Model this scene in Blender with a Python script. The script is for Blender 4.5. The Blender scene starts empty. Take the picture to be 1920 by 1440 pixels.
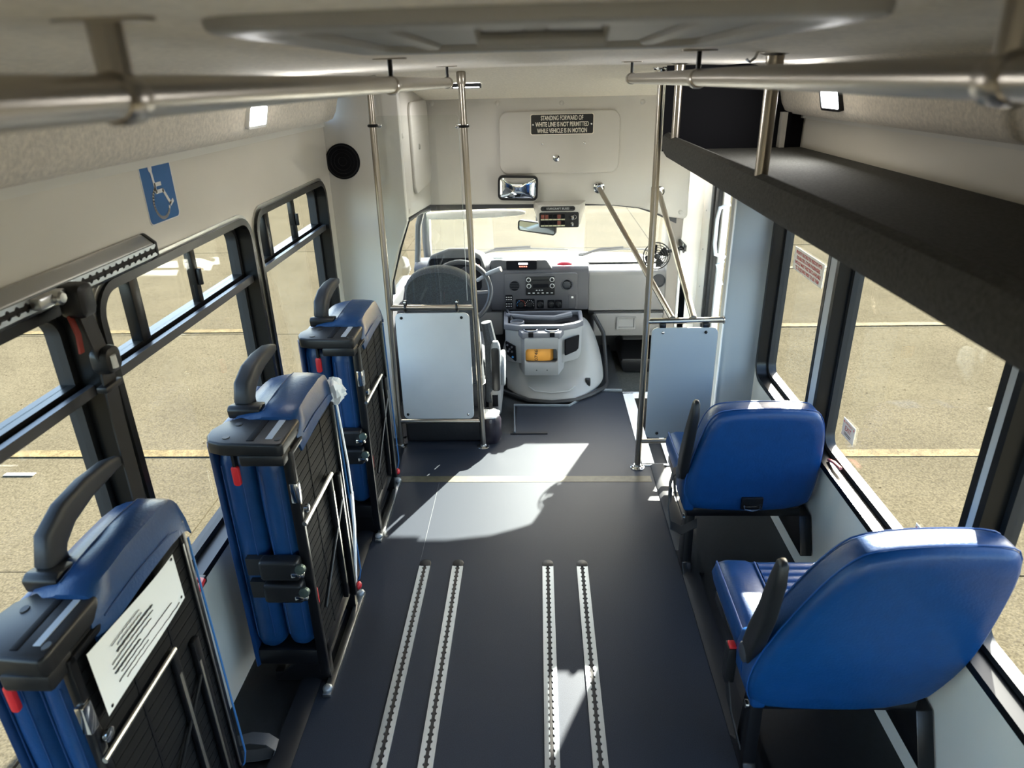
import bpy, bmesh, math, random
from mathutils import Vector, Matrix
random.seed(7)
S = bpy.context.scene
C = S.collection
PI = math.pi

# ------------------------------------------------------------------ camera
def make_camera():
    f, p, y, r = 1291.8, 0.416589, 0.0418096, -0.0233948
    fw = Vector((-math.sin(y)*math.cos(p), math.cos(y)*math.cos(p), -math.sin(p)))
    rt = Vector((math.cos(y), math.sin(y), 0)); dn = fw.cross(rt)
    c, s = math.cos(r), math.sin(r)
    rt2 = rt*c - dn*s; dn2 = rt*s + dn*c
    M = Matrix((rt2, -dn2, -fw)).transposed().to_4x4()
    M.translation = (0, 0, 1.84)
    cd = bpy.data.cameras.new('camera'); cd.sensor_width = 36; cd.sensor_fit = 'HORIZONTAL'
    cd.lens = 36*f/1920; cd.clip_start = .02; cd.clip_end = 300
    cd.dof.use_dof = True; cd.dof.focus_distance = 2.9; cd.dof.aperture_fstop = 4.5
    o = bpy.data.objects.new('camera', cd); o.matrix_world = M; C.objects.link(o); S.camera = o
make_camera()

# ------------------------------------------------------------------ sky, sun, exposure
SUN_AZ, SUN_EL = math.radians(24.5), math.radians(28.5)
w = bpy.data.worlds.new('world'); S.world = w; w.use_nodes = True
nt = w.node_tree; bg = nt.nodes['Background']
sky = nt.nodes.new('ShaderNodeTexSky'); sky.sky_type = 'NISHITA'; sky.sun_disc = False
sky.sun_elevation = SUN_EL; sky.sun_rotation = SUN_AZ
sky.air_density = 1.0; sky.dust_density = 2.0; sky.ozone_density = 1.0
nt.links.new(sky.outputs[0], bg.inputs[0]); bg.inputs[1].default_value = 0.62
sd = bpy.data.lights.new('sun', 'SUN'); sd.energy = 27; sd.angle = math.radians(.53); sd.color = (1, .95, .87)
so = bpy.data.objects.new('sun', sd); C.objects.link(so)
dirv = Vector((math.sin(SUN_AZ)*math.cos(SUN_EL), math.cos(SUN_AZ)*math.cos(SUN_EL), math.sin(SUN_EL)))
so.rotation_euler = dirv.to_track_quat('Z', 'Y').to_euler(); so.location = dirv*30
S.view_settings.view_transform = 'Standard'; S.view_settings.look = 'None'
S.view_settings.gamma = 1; S.view_settings.use_curve_mapping = False
S.view_settings.exposure = 1.4

# ------------------------------------------------------------------ materials
MATS = {}
def mat(name, col, rough=.5, metal=0., bump=0., bscale=60., var=0., vscale=8., coat=0., emit=None, estr=0., spec=.5, sheen=0.):
    if name in MATS: return MATS[name]
    m = bpy.data.materials.new(name); m.use_nodes = True; t = m.node_tree; n = t.nodes; b = n['Principled BSDF']
    b.inputs['Base Color'].default_value = (*col, 1); b.inputs['Roughness'].default_value = rough
    b.inputs['Metallic'].default_value = metal; b.inputs['Coat Weight'].default_value = coat
    b.inputs['Specular IOR Level'].default_value = spec; b.inputs['Sheen Weight'].default_value = sheen
    if bump or var:
        tc = n.new('ShaderNodeTexCoord')
    if bump:
        nz = n.new('ShaderNodeTexNoise'); nz.inputs['Scale'].default_value = bscale; nz.inputs['Detail'].default_value = 4
        bp = n.new('ShaderNodeBump'); bp.inputs['Strength'].default_value = bump; bp.inputs['Distance'].default_value = .004
        t.links.new(tc.outputs['Object'], nz.inputs['Vector']); t.links.new(nz.outputs[0], bp.inputs['Height']); t.links.new(bp.outputs[0], b.inputs['Normal'])
    if var:
        nz2 = n.new('ShaderNodeTexNoise'); nz2.inputs['Scale'].default_value = vscale; nz2.inputs['Detail'].default_value = 5
        rp = n.new('ShaderNodeValToRGB')
        rp.color_ramp.elements[0].position = .3; rp.color_ramp.elements[1].position = .7
        rp.color_ramp.elements[0].color = (*[max(0, c*(1-var)) for c in col], 1)
        rp.color_ramp.elements[1].color = (*[min(1, c*(1+var)) for c in col], 1)
        t.links.new(tc.outputs['Object'], nz2.inputs['Vector']); t.links.new(nz2.outputs[0], rp.inputs[0]); t.links.new(rp.outputs[0], b.inputs['Base Color'])
    if emit:
        b.inputs['Emission Color'].default_value = (*emit, 1); b.inputs['Emission Strength'].default_value = estr
    MATS[name] = m
    return m
def glassmat(name, tint=(.93, .95, .93), refl=1.0, rough=.0, haze=0., hcol=(.8,.8,.78)):
    m = bpy.data.materials.new(name); m.use_nodes = True; t = m.node_tree; n = t.nodes
    n.remove(n['Principled BSDF']); out = n['Material Output']
    tr = n.new('ShaderNodeBsdfTransparent'); tr.inputs[0].default_value = (*tint, 1)
    gl = n.new('ShaderNodeBsdfGlossy'); gl.inputs['Roughness'].default_value = rough
    fr = n.new('ShaderNodeLayerWeight'); fr.inputs[0].default_value = .5
    pw = n.new('ShaderNodeMath'); pw.operation = 'POWER'; pw.inputs[1].default_value = 5
    mu = n.new('ShaderNodeMath'); mu.operation = 'MULTIPLY_ADD'; mu.inputs[1].default_value = .5*refl; mu.inputs[2].default_value = .025*refl
    mx = n.new('ShaderNodeMixShader')
    t.links.new(fr.outputs['Facing'], pw.inputs[0]); t.links.new(pw.outputs[0], mu.inputs[0]); t.links.new(mu.outputs[0], mx.inputs[0])
    t.links.new(tr.outputs[0], mx.inputs[1]); t.links.new(gl.outputs[0], mx.inputs[2])
    last = mx
    if haze:
        df = n.new('ShaderNodeBsdfDiffuse'); df.inputs[0].default_value = (*hcol, 1)
        tl = n.new('ShaderNodeBsdfTranslucent'); tl.inputs[0].default_value = (*hcol, 1)
        ad = n.new('ShaderNodeMixShader'); ad.inputs[0].default_value = .5
        t.links.new(df.outputs[0], ad.inputs[1]); t.links.new(tl.outputs[0], ad.inputs[2])
        m2 = n.new('ShaderNodeMixShader'); m2.inputs[0].default_value = haze
        t.links.new(mx.outputs[0], m2.inputs[1]); t.links.new(ad.outputs[0], m2.inputs[2]); last = m2
    t.links.new(last.outputs[0], out.inputs[0]); MATS[name] = m
    return m
WALL = mat('wall_gelcoat', (.74, .70, .61), .18, var=.03, vscale=2, bump=.015, bscale=8)
PANEL = mat('bulkhead_vinyl', (.62, .60, .55), .5, bump=.05, bscale=220)
PANEL2 = mat('header_vinyl', (.52, .495, .45), .5, bump=.05, bscale=220)
CLOTH = mat('headliner_fabric', (.78, .71, .60), .9, bump=.35, bscale=300, var=.14, vscale=90, sheen=.2)
CLOTH2 = mat('cab_liner_fabric', (.80, .74, .63), .9, bump=.3, bscale=300, var=.08, vscale=90)
CARPET = mat('shelf_carpet', (.055, .054, .048), .95, bump=.6, bscale=260, var=.3, vscale=120)
DCARPET = mat('cab_carpet', (.07, .075, .07), .95, bump=.6, bscale=200, var=.3, vscale=60)
BLK = mat('black_panel', (.003, .003, .005), .7, spec=.15)
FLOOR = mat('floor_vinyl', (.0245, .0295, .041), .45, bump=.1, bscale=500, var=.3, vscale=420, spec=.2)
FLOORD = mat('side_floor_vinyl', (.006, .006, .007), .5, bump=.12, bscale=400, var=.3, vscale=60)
COVE = mat('floor_cove_trim', (.008, .009, .012), .5, spec=.3)
STRIPE = mat('floor_stripe_paint', (.075, .066, .036), .5, var=.2, vscale=40)
STEEL = mat('brushed_steel', (.41, .375, .325), .28, 1., bump=.03, bscale=400)
CHROME = mat('chrome', (.75, .75, .74), .12, 1.)
ALU = mat('aluminium', (.50, .54, .57), .42, 1.)
ALUD = mat('aluminium_satin', (.50, .50, .48), .3, 1.)
FRAME = mat('black_anodised', (.006, .006, .006), .3, spec=.3)
RUB = mat('black_rubber', (.010, .010, .011), .55)
BPLAS = mat('black_plastic', (.009, .009, .010), .42, spec=.35, bump=.06, bscale=500)
BMET = mat('black_enamel', (.005, .005, .006), .28, spec=.35)
GPLAS = mat('grey_arm_plastic', (.030, .032, .038), .5, spec=.35, bump=.05, bscale=400)
BLUE = mat('blue_vinyl', (.006, .040, .125), .36, spec=.35, bump=.16, bscale=130, var=.08, vscale=30)
BLUED = mat('blue_vinyl_seat', (.002, .037, .130), .38, spec=.35, bump=.16, bscale=130, var=.08, vscale=30)
RED = mat('red_plastic', (.55, .02, .025), .4)
WHITE = mat('white_enamel', (.88, .87, .84), .35)
WHITEP = mat('white_plastic', (.75, .75, .73), .5)
PGREY = mat('partition_laminate', (.57, .575, .57), .5, var=.04, vscale=6)
DGREY = mat('dash_dark_grey', (.06, .06, .07), .5, bump=.08, bscale=500)
LGREY = mat('dash_light_grey', (.215, .208, .202), .5, bump=.08, bscale=500)
EGREY = mat('engine_cover_grey', (.245, .245, .24), .45, bump=.05, bscale=300)
SEATF = mat('driver_seat_fabric', (.045, .052, .062), .9, bump=.4, bscale=350, var=.35, vscale=160)
SLOT = mat('track_slot_dark', (.022, .018, .016), .7)
ORANGE = mat('envelope_paper', (.85, .38, .06), .6, bump=.1, bscale=20, var=.05, vscale=10)
INK = mat('dark_ink', (.03, .03, .03), .7)
PAPER = mat('paper', (.72, .73, .72), .7)
REDINK = mat('red_ink', (.55, .03, .05), .6)
SIGNBLUE = mat('sign_blue', (.006, .115, .34), .6)
LED = mat('led_lens', (.9, .92, .95), .4, emit=(.93, .97, 1), estr=9)
LEDG = mat('dash_led', (.2, .2, .2), .4, emit=(.8, .9, 1), estr=2)
PLATE = mat('sign_plate_black', (.006, .006, .006), .35)
PLATEW = mat('sign_letter_cream', (.80, .74, .62), .5)
MIRROR = mat('mirror_glass', (.82, .84, .85), .02, 1.)
BAGW = mat('thin_white_plastic', (.85, .86, .88), .35, bump=.5, bscale=40)
HOOD = mat('bus_hood_paint', (.30, .31, .32), .35)
CONC = mat('concrete', (.054, .0462, .0305), 1., spec=0, bump=.3, bscale=60, var=.12, vscale=1.2)
YELL = mat('worn_yellow_paint', (.080, .062, .031), .95, spec=.05, var=.3, vscale=14)
GLASS = glassmat('window_glass')
WSGLASS = glassmat('windscreen_glass', (.92, .95, .92), haze=.014)
def stickermat(name, col):
    m = bpy.data.materials.new(name); m.use_nodes = True; t = m.node_tree; n = t.nodes; n.remove(n['Principled BSDF'])
    a = n.new('ShaderNodeBsdfDiffuse'); c = n.new('ShaderNodeBsdfTranslucent'); x = n.new('ShaderNodeMixShader'); x.inputs[0].default_value = .14
    a.inputs[0].default_value = (*col, 1); c.inputs[0].default_value = (*col, 1)
    t.links.new(a.outputs[0], x.inputs[1]); t.links.new(c.outputs[0], x.inputs[2]); t.links.new(x.outputs[0], n['Material Output'].inputs[0]); MATS[name] = m
    return m
STICK = stickermat('sticker_film', (.7, .68, .64)); STICKR = stickermat('sticker_red_ink', (.55, .06, .07))
SHIELD = glassmat('acrylic_shield', (.96, .97, .96), refl=1.2)

def add_concrete_grain(m, scales=((75, .38, .62, .72, 1.13), (30, .34, .55, .84, 1.06), (9, .25, .5, .90, 1.03))):
    t = m.node_tree; n = t.nodes; b = n['Principled BSDF']; src = b.inputs['Base Color'].links[0].from_socket
    tc = n.new('ShaderNodeTexCoord')
    for sc, p0, p1, lo, hi in scales:
        nz = n.new('ShaderNodeTexNoise'); nz.inputs['Scale'].default_value = sc; nz.inputs['Detail'].default_value = 3
        rp = n.new('ShaderNodeValToRGB'); rp.color_ramp.elements[0].position = p0; rp.color_ramp.elements[0].color = (lo, lo, lo, 1)
        rp.color_ramp.elements[1].position = p1; rp.color_ramp.elements[1].color = (hi, hi, hi, 1)
        mx = n.new('ShaderNodeMix'); mx.data_type = 'RGBA'; mx.blend_type = 'MULTIPLY'; mx.inputs[0].default_value = 1
        t.links.new(tc.outputs['Object'], nz.inputs['Vector']); t.links.new(nz.outputs[0], rp.inputs[0])
        t.links.new(src, mx.inputs[6]); t.links.new(rp.outputs[0], mx.inputs[7]); src = mx.outputs[2]
    vo = n.new('ShaderNodeTexVoronoi'); vo.inputs['Scale'].default_value = 7
    rp = n.new('ShaderNodeValToRGB'); rp.color_ramp.elements[0].position = .045; rp.color_ramp.elements[0].color = (.25, .22, .2, 1); rp.color_ramp.elements[1].position = .075
    mx = n.new('ShaderNodeMix'); mx.data_type = 'RGBA'; mx.blend_type = 'MULTIPLY'; mx.inputs[0].default_value = 1
    t.links.new(tc.outputs['Object'], vo.inputs['Vector']); t.links.new(vo.outputs[0], rp.inputs[0]); t.links.new(src, mx.inputs[6]); t.links.new(rp.outputs[0], mx.inputs[7])
    t.links.new(mx.outputs[2], b.inputs['Base Color'])
add_concrete_grain(CONC)
add_concrete_grain(YELL)

# ------------------------------------------------------------------ mesh helpers
def V(*a): return Vector(a)
def rrect(a0, a1, b0, b1, r, n=5, rs=None):
    """rounded rectangle, counter clockwise, as 2-d points"""
    rs = rs or (r, r, r, r); out = []
    for (ca, cb, s, rr) in ((a1, b0, -90, rs[0]), (a1, b1, 0, rs[1]), (a0, b1, 90, rs[2]), (a0, b0, 180, rs[3])):
        sa = -1 if ca == a1 else 1; sb = -1 if cb == b1 else 1
        for k in range(n+1):
            th = math.radians(s + 90*k/n)
            out.append((ca + sa*rr + rr*math.cos(th), cb + sb*rr + rr*math.sin(th)))
    return out
def to_rect(poly, a0, a1, b0, b1, ns):
    """push rounded rectangle points out to a surrounding rectangle (same count)"""
    out = []; k = ns+1
    for i in range(4):
        seg = poly[i*k:(i+1)*k]
        for j, p in enumerate(seg):
            cor = ((a1, b0), (a1, b1), (a0, b1), (a0, b0))[i]
            if j < ns/2:  q = (p[0], b0) if i == 0 else (a1, p[1]) if i == 1 else (p[0], b1) if i == 2 else (a0, p[1])
            elif j > ns/2: q = (a1, p[1]) if i == 0 else (p[0], b1) if i == 1 else (a0, p[1]) if i == 2 else (p[0], b0)
            else: q = cor
            out.append(q)
    return out
class MB:
    def __init__(s): s.v = []; s.f = []
    def add(s, vs, fs):
        o = len(s.v); s.v += [tuple(v) for v in vs]; s.f += [tuple(i+o for i in f) for f in fs]; return s
    def box(s, x0, x1, y0, y1, z0, z1):
        return s.add([(x0,y0,z0),(x1,y0,z0),(x1,y1,z0),(x0,y1,z0),(x0,y0,z1),(x1,y0,z1),(x1,y1,z1),(x0,y1,z1)],
                     [(3,2,1,0),(4,5,6,7),(0,1,5,4),(1,2,6,5),(2,3,7,6),(3,0,4,7)])
    def map3(s, ax, p, d):
        return (d, p[0], p[1]) if ax == 'x' else (p[0], d, p[1]) if ax == 'y' else (p[0], p[1], d)
    def prism(s, poly, ax, d0, d1):
        n = len(poly); vs = [s.map3(ax, p, d0) for p in poly] + [s.map3(ax, p, d1) for p in poly]
        fs = [tuple(range(n))[::-1], tuple(range(n, 2*n))] + [(i, (i+1) % n, n+(i+1) % n, n+i) for i in range(n)]
        return s.add(vs, fs)
    def ring(s, po, pi, ax, d0, d1):
        n = len(po); vs = [s.map3(ax, p, d) for d in (d0, d1) for q in (po, pi) for p in q]; fs = []
        for i in range(n):
            j = (i+1) % n
            fs += [(i, n+i, n+j, j), (2*n+i, 2*n+j, 3*n+j, 3*n+i), (i, j, 2*n+j, 2*n+i), (n+i, 3*n+i, 3*n+j, n+j)]
        return s.add(vs, fs)
    def loft(s, loops, caps=True, closed=True):
        n = len(loops[0]); vs = [p for l in loops for p in l]; fs = []
        for k in range(len(loops)-1):
            for i in range(n if closed else n-1):
                j = (i+1) % n; fs.append((k*n+i, k*n+j, (k+1)*n+j, (k+1)*n+i))
        if caps: fs += [tuple(range(n))[::-1], tuple(range((len(loops)-1)*n, len(loops)*n))]
        return s.add(vs, fs)
    def tube(s, pts, r, n=12, closed=False, sx=1., up=None):
        pts = [Vector(p) for p in pts]; m = len(pts); loops = []
        rr = r if isinstance(r, (list, tuple)) else [r]*m; u = None
        for i, p in enumerate(pts):
            a = pts[(i-1) % m] if (i or closed) else p; b = pts[(i+1) % m] if (i < m-1 or closed) else p
            t = (b-a).normalized()
            if u is None:
                u = Vector(up) if up else (Vector((0,0,1)) if abs(t.z) < .9 else Vector((1,0,0)))
            u = (u - t*u.dot(t)).normalized(); vv = t.cross(u)
            loops.append([p + u*(rr[i]*math.cos(2*PI*k/n)) + vv*(rr[i]*sx*math.sin(2*PI*k/n)) for k in range(n)])
        if closed: loops.append(loops[0])
        return s.loft(loops, caps=not closed)
    def strap(s, pts, wdir, width, th=.003):
        """flat belt along a polyline, width along wdir"""
        pts = [Vector(p) for p in pts]; wd = Vector(wdir).normalized(); loops = []
        for i, p in enumerate(pts):
            a = pts[max(i-1, 0)]; b = pts[min(i+1, len(pts)-1)]; t = (b-a).normalized(); nn = t.cross(wd).normalized()
            loops.append([p - wd*width/2 - nn*th/2, p + wd*width/2 - nn*th/2, p + wd*width/2 + nn*th/2, p - wd*width/2 + nn*th/2])
        return s.loft(loops)
    def cyl(s, p0, p1, r0, r1=None, n=16): return s.tube([p0, p1], [r0, r0 if r1 is None else r1], n)
    def lathe(s, c, axis, prof, n=20):
        """prof: (distance along axis, radius)"""
        c = Vector(c); ax = Vector(axis).normalized(); u = ax.orthogonal().normalized(); vv = ax.cross(u)
        return s.loft([[c + ax*d + (u*math.cos(2*PI*k/n) + vv*math.sin(2*PI*k/n))*max(r, 1e-5) for k in range(n)] for d, r in prof])
    def sphere(s, c, r, n=12, m=8, sc=(1,1,1)):
        c = Vector(c)
        return s.loft([[c + Vector((sc[0]*r*math.sin(PI*j/m)*math.cos(2*PI*k/n), sc[1]*r*math.sin(PI*j/m)*math.sin(2*PI*k/n), -sc[2]*r*math.cos(PI*j/m))) for k in range(n)] for j in range(m+1)], caps=False)
    def rot(s, M):
        s.v = [tuple(M @ Vector(v)) for v in s.v]; return s
    def build(s, name, m, parent=None, bevel=0., seg=2, smooth=True, ang=35):
        bm = bmesh.new(); vs = [bm.verts.new(v) for v in s.v]
        for f in s.f:
            try: bm.faces.new([vs[i] for i in f])
            except ValueError: pass
        bmesh.ops.remove_doubles(bm, verts=bm.verts, dist=1e-6)
        bmesh.ops.recalc_face_normals(bm, faces=bm.faces)
        if bevel:
            es = [e for e in bm.edges if len(e.link_faces) == 2 and e.calc_face_angle(0) > math.radians(28)]
            bmesh.ops.bevel(bm, geom=es, offset=bevel, segments=seg, affect='EDGES', profile=.5, clamp_overlap=True)
        me = bpy.data.meshes.new(name); bm.to_mesh(me); bm.free()
        me.materials.append(m)
        if smooth:
            me.polygons.foreach_set('use_smooth', [True]*len(me.polygons)); me.set_sharp_from_angle(angle=math.radians(ang))
        return link(bpy.data.objects.new(name, me), parent)
def link(o, parent=None):
    C.objects.link(o)
    if parent is not None:
        o.parent = parent
        if parent.parent is None: o.matrix_parent_inverse = Matrix.Translation(-parent.location)
    return o
def thing(name, label, cat, loc=(0,0,0), group=None):
    o = bpy.data.objects.new(name, None); o.empty_display_size = .05; o.location = loc; C.objects.link(o)
    return tag(o, label, cat, group)
def tag(o, label, cat=None, group=None, kind=None):
    o['label'] = label
    if cat: o['category'] = cat
    if group: o['group'] = group
    if kind: o['kind'] = kind
    return o
def struct(o, label=None):
    o['kind'] = 'structure'
    if label: o['label'] = label
    return o
def sroot(name, label, loc=(0,0,0)):
    o = bpy.data.objects.new(name, None); o.location = loc; o.empty_display_size = .05; C.objects.link(o); return struct(o, label)
def copy_tree(o, parent=None):
    c = o.copy(); C.objects.link(c); c.parent = parent
    if parent is not None: c.matrix_parent_inverse = o.matrix_parent_inverse.copy()
    for ch in o.children: copy_tree(ch, c)
    return c
def text(name, body, m, parent, origin, xdir, ydir, height, width=None, align='CENTER', ext=.0004, bold=0.):
    cu = bpy.data.curves.new(name, 'FONT'); cu.body = body; cu.align_x = 'CENTER'; cu.size = 1; cu.extrude = 0; cu.offset = bold
    to = bpy.data.objects.new(name, cu); C.objects.link(to)
    dg = bpy.context.evaluated_depsgraph_get(); me = bpy.data.meshes.new_from_object(to.evaluated_get(dg))
    bpy.data.objects.remove(to); bpy.data.curves.remove(cu)
    me.name = name
    co = [v.co.copy() for v in me.vertices]
    x0 = min(c.x for c in co); x1 = max(c.x for c in co); y0 = min(c.y for c in co); y1 = max(c.y for c in co)
    sy = height/(y1-y0); sx = (width/(x1-x0)) if width else sy
    O = Vector(origin); X = Vector(xdir).normalized(); Y = Vector(ydir).normalized(); N = X.cross(Y)
    for v, c in zip(me.vertices, co):
        v.co = O + X*((c.x-(x0+x1)/2)*sx) + Y*((c.y-(y0+y1)/2)*sy) + N*ext
    me.materials.clear(); me.materials.append(m)
    return link(bpy.data.objects.new(name, me), parent)
def arc(c, r, a0, a1, n, ax='x'):
    out = []
    for k in range(n+1):
        th = math.radians(a0+(a1-a0)*k/n); p = (c[0]+r*math.cos(th), c[1]+r*math.sin(th)); out.append(p)
    return out

# ================================================================== STRUCTURE
LX, RX = -1.0, 1.05           # inner wall planes
YB = -1.7                     # back of the bus
FL = struct(MB().prism([(-.745, YB), (.58, YB), (.58, 3.11), (.535, 3.11), (.535, 4.0), (.375, 4.04), (.185, 3.81), (-.15, 3.82), (-.15, 3.46), (-.745, 3.46)], 'z', -.05, 0).build('floor', FLOOR, smooth=False), 'dark slate vinyl bus floor')
MB().box(-.70, .56, 2.945, 3.0, .0, .0012).build('floor_stripe', STRIPE, FL, smooth=False)
MB().box(-.5, -.4985, 2.33, 2.94, 0, .0008).build('floor_seam', mat('seam_weld', (.09,.1,.11), .6), FL, smooth=False)
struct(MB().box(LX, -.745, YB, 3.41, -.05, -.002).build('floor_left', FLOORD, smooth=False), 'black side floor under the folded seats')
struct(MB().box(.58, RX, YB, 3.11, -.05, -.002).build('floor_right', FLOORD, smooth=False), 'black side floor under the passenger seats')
b = MB(); b.prism([(-.80, 0), (-.735, 0), (-.735, .004), (-.755, .014), (-.80, .014)], 'y', YB, 3.3)
struct(b.build('trim_1', COVE), 'dark vinyl edging strip along the left seats')
b = MB(); b.prism([(.575, 0), (.64, 0), (.64, .014), (.595, .014), (.575, .004)], 'y', YB, 3.1)
struct(b.build('trim_2', COVE), 'dark vinyl edging strip along the right seats')
cab_floor = struct(MB().prism([(-.86, 3.41), (-.745, 3.46), (-.15, 3.46), (-.15, 3.82), (.185, 3.81), (.375, 4.04), (.535, 4.02), (.535, 4.9), (-.86, 4.9)], 'z', -.06, -.012).build('floor_cab', mat('cab_rubber', (.03,.033,.036), .6, bump=.3, bscale=120), smooth=False), 'dark rubber floor of the driver cab')
b = MB(); b.tube([(-.136, 3.46, .004), (-.15, 3.82, .004), (.185, 3.81, .004), (.373, 4.04, .004), (.535, 4.035, .004)], .010, 8, sx=.6)
struct(b.build('trim_3', mat('step_trim_grey', (.16,.18,.2), .4)), 'grey edging strip round the engine cover')
struct(MB().box(-.16, .05, 3.45, 3.47, 0, .006).box(-.15, -.13, 3.46, 3.8, -.006, .006).build('trim_9', COVE), 'dark edging strip of the cab floor')
# stairwell
sw = sroot('stairwell', 'entry stairwell with aluminium edged steps', (.8, 3.5, -.3))
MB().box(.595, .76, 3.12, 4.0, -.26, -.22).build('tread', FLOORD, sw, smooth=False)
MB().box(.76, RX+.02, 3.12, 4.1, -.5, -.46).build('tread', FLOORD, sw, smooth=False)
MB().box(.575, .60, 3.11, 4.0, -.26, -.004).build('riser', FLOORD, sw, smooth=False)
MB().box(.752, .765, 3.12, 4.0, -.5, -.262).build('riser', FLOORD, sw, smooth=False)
b = MB().box(.535, .598, 3.11, 4.0, -.003, .004)
for k in range(5): b.box(.555+.008*k, .559+.008*k, 3.12, 3.99, .004, .0055)
b.build('nosing', WHITE, sw, smooth=False)
MB().box(.745, .775, 3.12, 4.0, -.218, -.212).build('nosing', WHITE, sw, smooth=False)
MB().box(.535, .86, 3.10, 3.118, -.03, .004).build('edge_strip', WHITE, sw, smooth=False)
MB().box(.535, .92, 3.985, 4.01, -.03, .004).build('edge_strip', WHITE, sw, smooth=False)
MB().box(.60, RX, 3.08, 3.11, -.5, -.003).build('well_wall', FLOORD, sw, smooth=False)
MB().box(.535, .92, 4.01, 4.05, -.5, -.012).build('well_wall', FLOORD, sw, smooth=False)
struct(MB().box(.535, 1.0, 4.05, 5.0, -.12, -.07).build('floor_footwell', DCARPET, smooth=False), 'carpeted footwell beside the engine cover')

# --- side walls with window openings
ZW0, ZW1, WR = .51, 1.435, .085
def wall(name, x, xo, bays, label, z_top, y0, y1, left):
    root = sroot(name, label, (x, .8, 0)); d0, d1 = (xo, x) if left else (x, xo)
    m = WALL
    b = MB(); b.box(min(x, xo), max(x, xo), y0, y1, -.03, ZW0-.05); b.build('lower_panel', m, root, smooth=False)
    b = MB(); b.box(min(x, xo), max(x, xo), y0, y1, ZW1+.03, z_top); b.build('upper_panel', m, root, smooth=False)
    edges = [y0] + [(bays[i][1]+bays[i+1][0])/2 for i in range(len(bays)-1)] + [y1]
    for i, (a, c) in enumerate(bays):
        n = 6; inner = rrect(a, c, ZW0, ZW1, WR, n); outer = to_rect(inner, edges[i], edges[i+1], ZW0-.05, ZW1+.03, n)
        MB().ring(outer, inner, 'x', min(x, xo), max(x, xo)).build('window_surround', m, root, smooth=False)
    return root
LB = [(-.47, .455), (.49, 1.415), (1.45, 2.37), (2.405, 3.29)]
RB = [(-.55, .42), (.455, 1.405), (1.43, 2.385), (2.44, 3.085)]
wl = wall('wall_left', LX, LX-.075, LB, 'glossy cream left side wall with a row of windows', 1.70, YB, 3.41, True)
wr = wall('wall_right', RX, RX+.075, RB, 'cream right side wall with a row of windows', 1.72, YB, 3.12, False)
MB().box(LX, LX+.012, YB, 3.39, 1.655, 1.676).build('trim_strip', mat('ivory_trim', (.70,.68,.61), .3), wl)
wb = sroot('wall_back', 'rear wall behind the viewer with two windows', (0, YB, 0))
MB().box(LX, RX, YB-.06, YB, -.03, .62).build('lower_panel', WALL, wb, smooth=False)
MB().box(LX, RX, YB-.06, YB, 1.5, 1.9).build('upper_panel', WALL, wb, smooth=False)
for a, c in ((LX, -.85), (-.06, .11), (.9, RX)): MB().box(a, c, YB-.06, YB, .62, 1.5).build('pillar', WALL, wb, smooth=False)

def side_window(name, label, x, y0, y1, left, split):
    s = -1 if left else 1
    root = sroot(name, label, (x, (y0+y1)/2, ZW0))
    xin, xout = x - s*.014, x + s*.075
    po = rrect(y0, y1, ZW0, ZW1, WR, 7); pi = rrect(y0+.022, y1-.022, ZW0+.022, ZW1-.022, WR-.022, 7)
    MB().ring(po, pi, 'x', min(xin, xout), max(xin, xout)).build('frame', FRAME, root)
    pi2 = rrect(y0+.04, y1-.04, ZW0+.04, ZW1-.04, WR-.04, 7)
    MB().ring(pi, pi2, 'x', x+s*.035 if not left else x-.07, x+.07 if not left else x-.035).build('gasket', RUB, root)
    # raised lip of the clamp ring
    pl = rrect(y0-.012, y1+.012, ZW0-.012, ZW1+.012, WR+.012, 7)
    MB().ring(pl, rrect(y0+.006, y1-.006, ZW0+.006, ZW1-.006, WR-.006, 7), 'x', min(x, x-s*.006), max(x, x-s*.006)).build('clamp_ring', ALUD if left else FRAME, root)
    g = x + s*.052
    if split:
        zt = 1.215
        MB().box(min(g-.012, g+.012)-.008, g+.02, y0+.03, y1-.03, zt-.02, zt+.02).build('transom', FRAME, root)
        MB().box(x+s*.012-.008, x+s*.012+.008, y0+.02, y1-.02, zt-.012, zt+.012).build('transom_rail', mat('transom_grey',(.05,.05,.055),.35), root)
        MB().box(g-.002, g+.002, y0+.03, y1-.03, ZW0+.03, zt-.02).build('pane', GLASS, root, smooth=False)
        w_ = y1-y0; m1, m2 = y0+w_*.25, y0+w_*.62
        for k, (a, c) in enumerate(((y0+.03, m1), (m1, m2), (m2, y1-.03))):
            MB().box(g-.002+.008*(k == 1), g+.002+.008*(k == 1), a, c, zt+.02, ZW1-.03).build('pane', GLASS, root, smooth=False)
        MB().box(g-.010, g+.022, m1-.020, m1+.020, zt+.015, ZW1-.03).build('mullion', FRAME, root, bevel=.003)
        MB().box(g-.008, g+.016, m2-.013, m2+.013, zt+.015, ZW1-.03).build('mullion', FRAME, root, bevel=.003)
        MB().box(g+.016, g+.03, m2-.006, m2+.006, zt+.07, zt+.12).build('latch', BPLAS, root, bevel=.003)
    else:
        MB().box(g-.002, g+.002, y0+.03, y1-.03, ZW0+.03, ZW1-.03).build('pane', GLASS, root, smooth=False)
        if 1 < y0 < 2:
            MB().tube([(x+.012, y1-.15, ZW0+.028), (x+.014, y1-.19, ZW0+.040), (x+.018, y1-.24, ZW0+.044)], [.006, .007, .006], 8).build('release_lever', mat('lever_pink', (.5,.16,.15), .25), root)
    return root
nm = ['rearmost', 'nearest', 'middle', 'farthest']
for i, (a, c) in enumerate(LB): side_window('window_%d' % (i+1), nm[i]+' black framed left window with sliding upper panes', LX, a, c, True, True)
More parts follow.
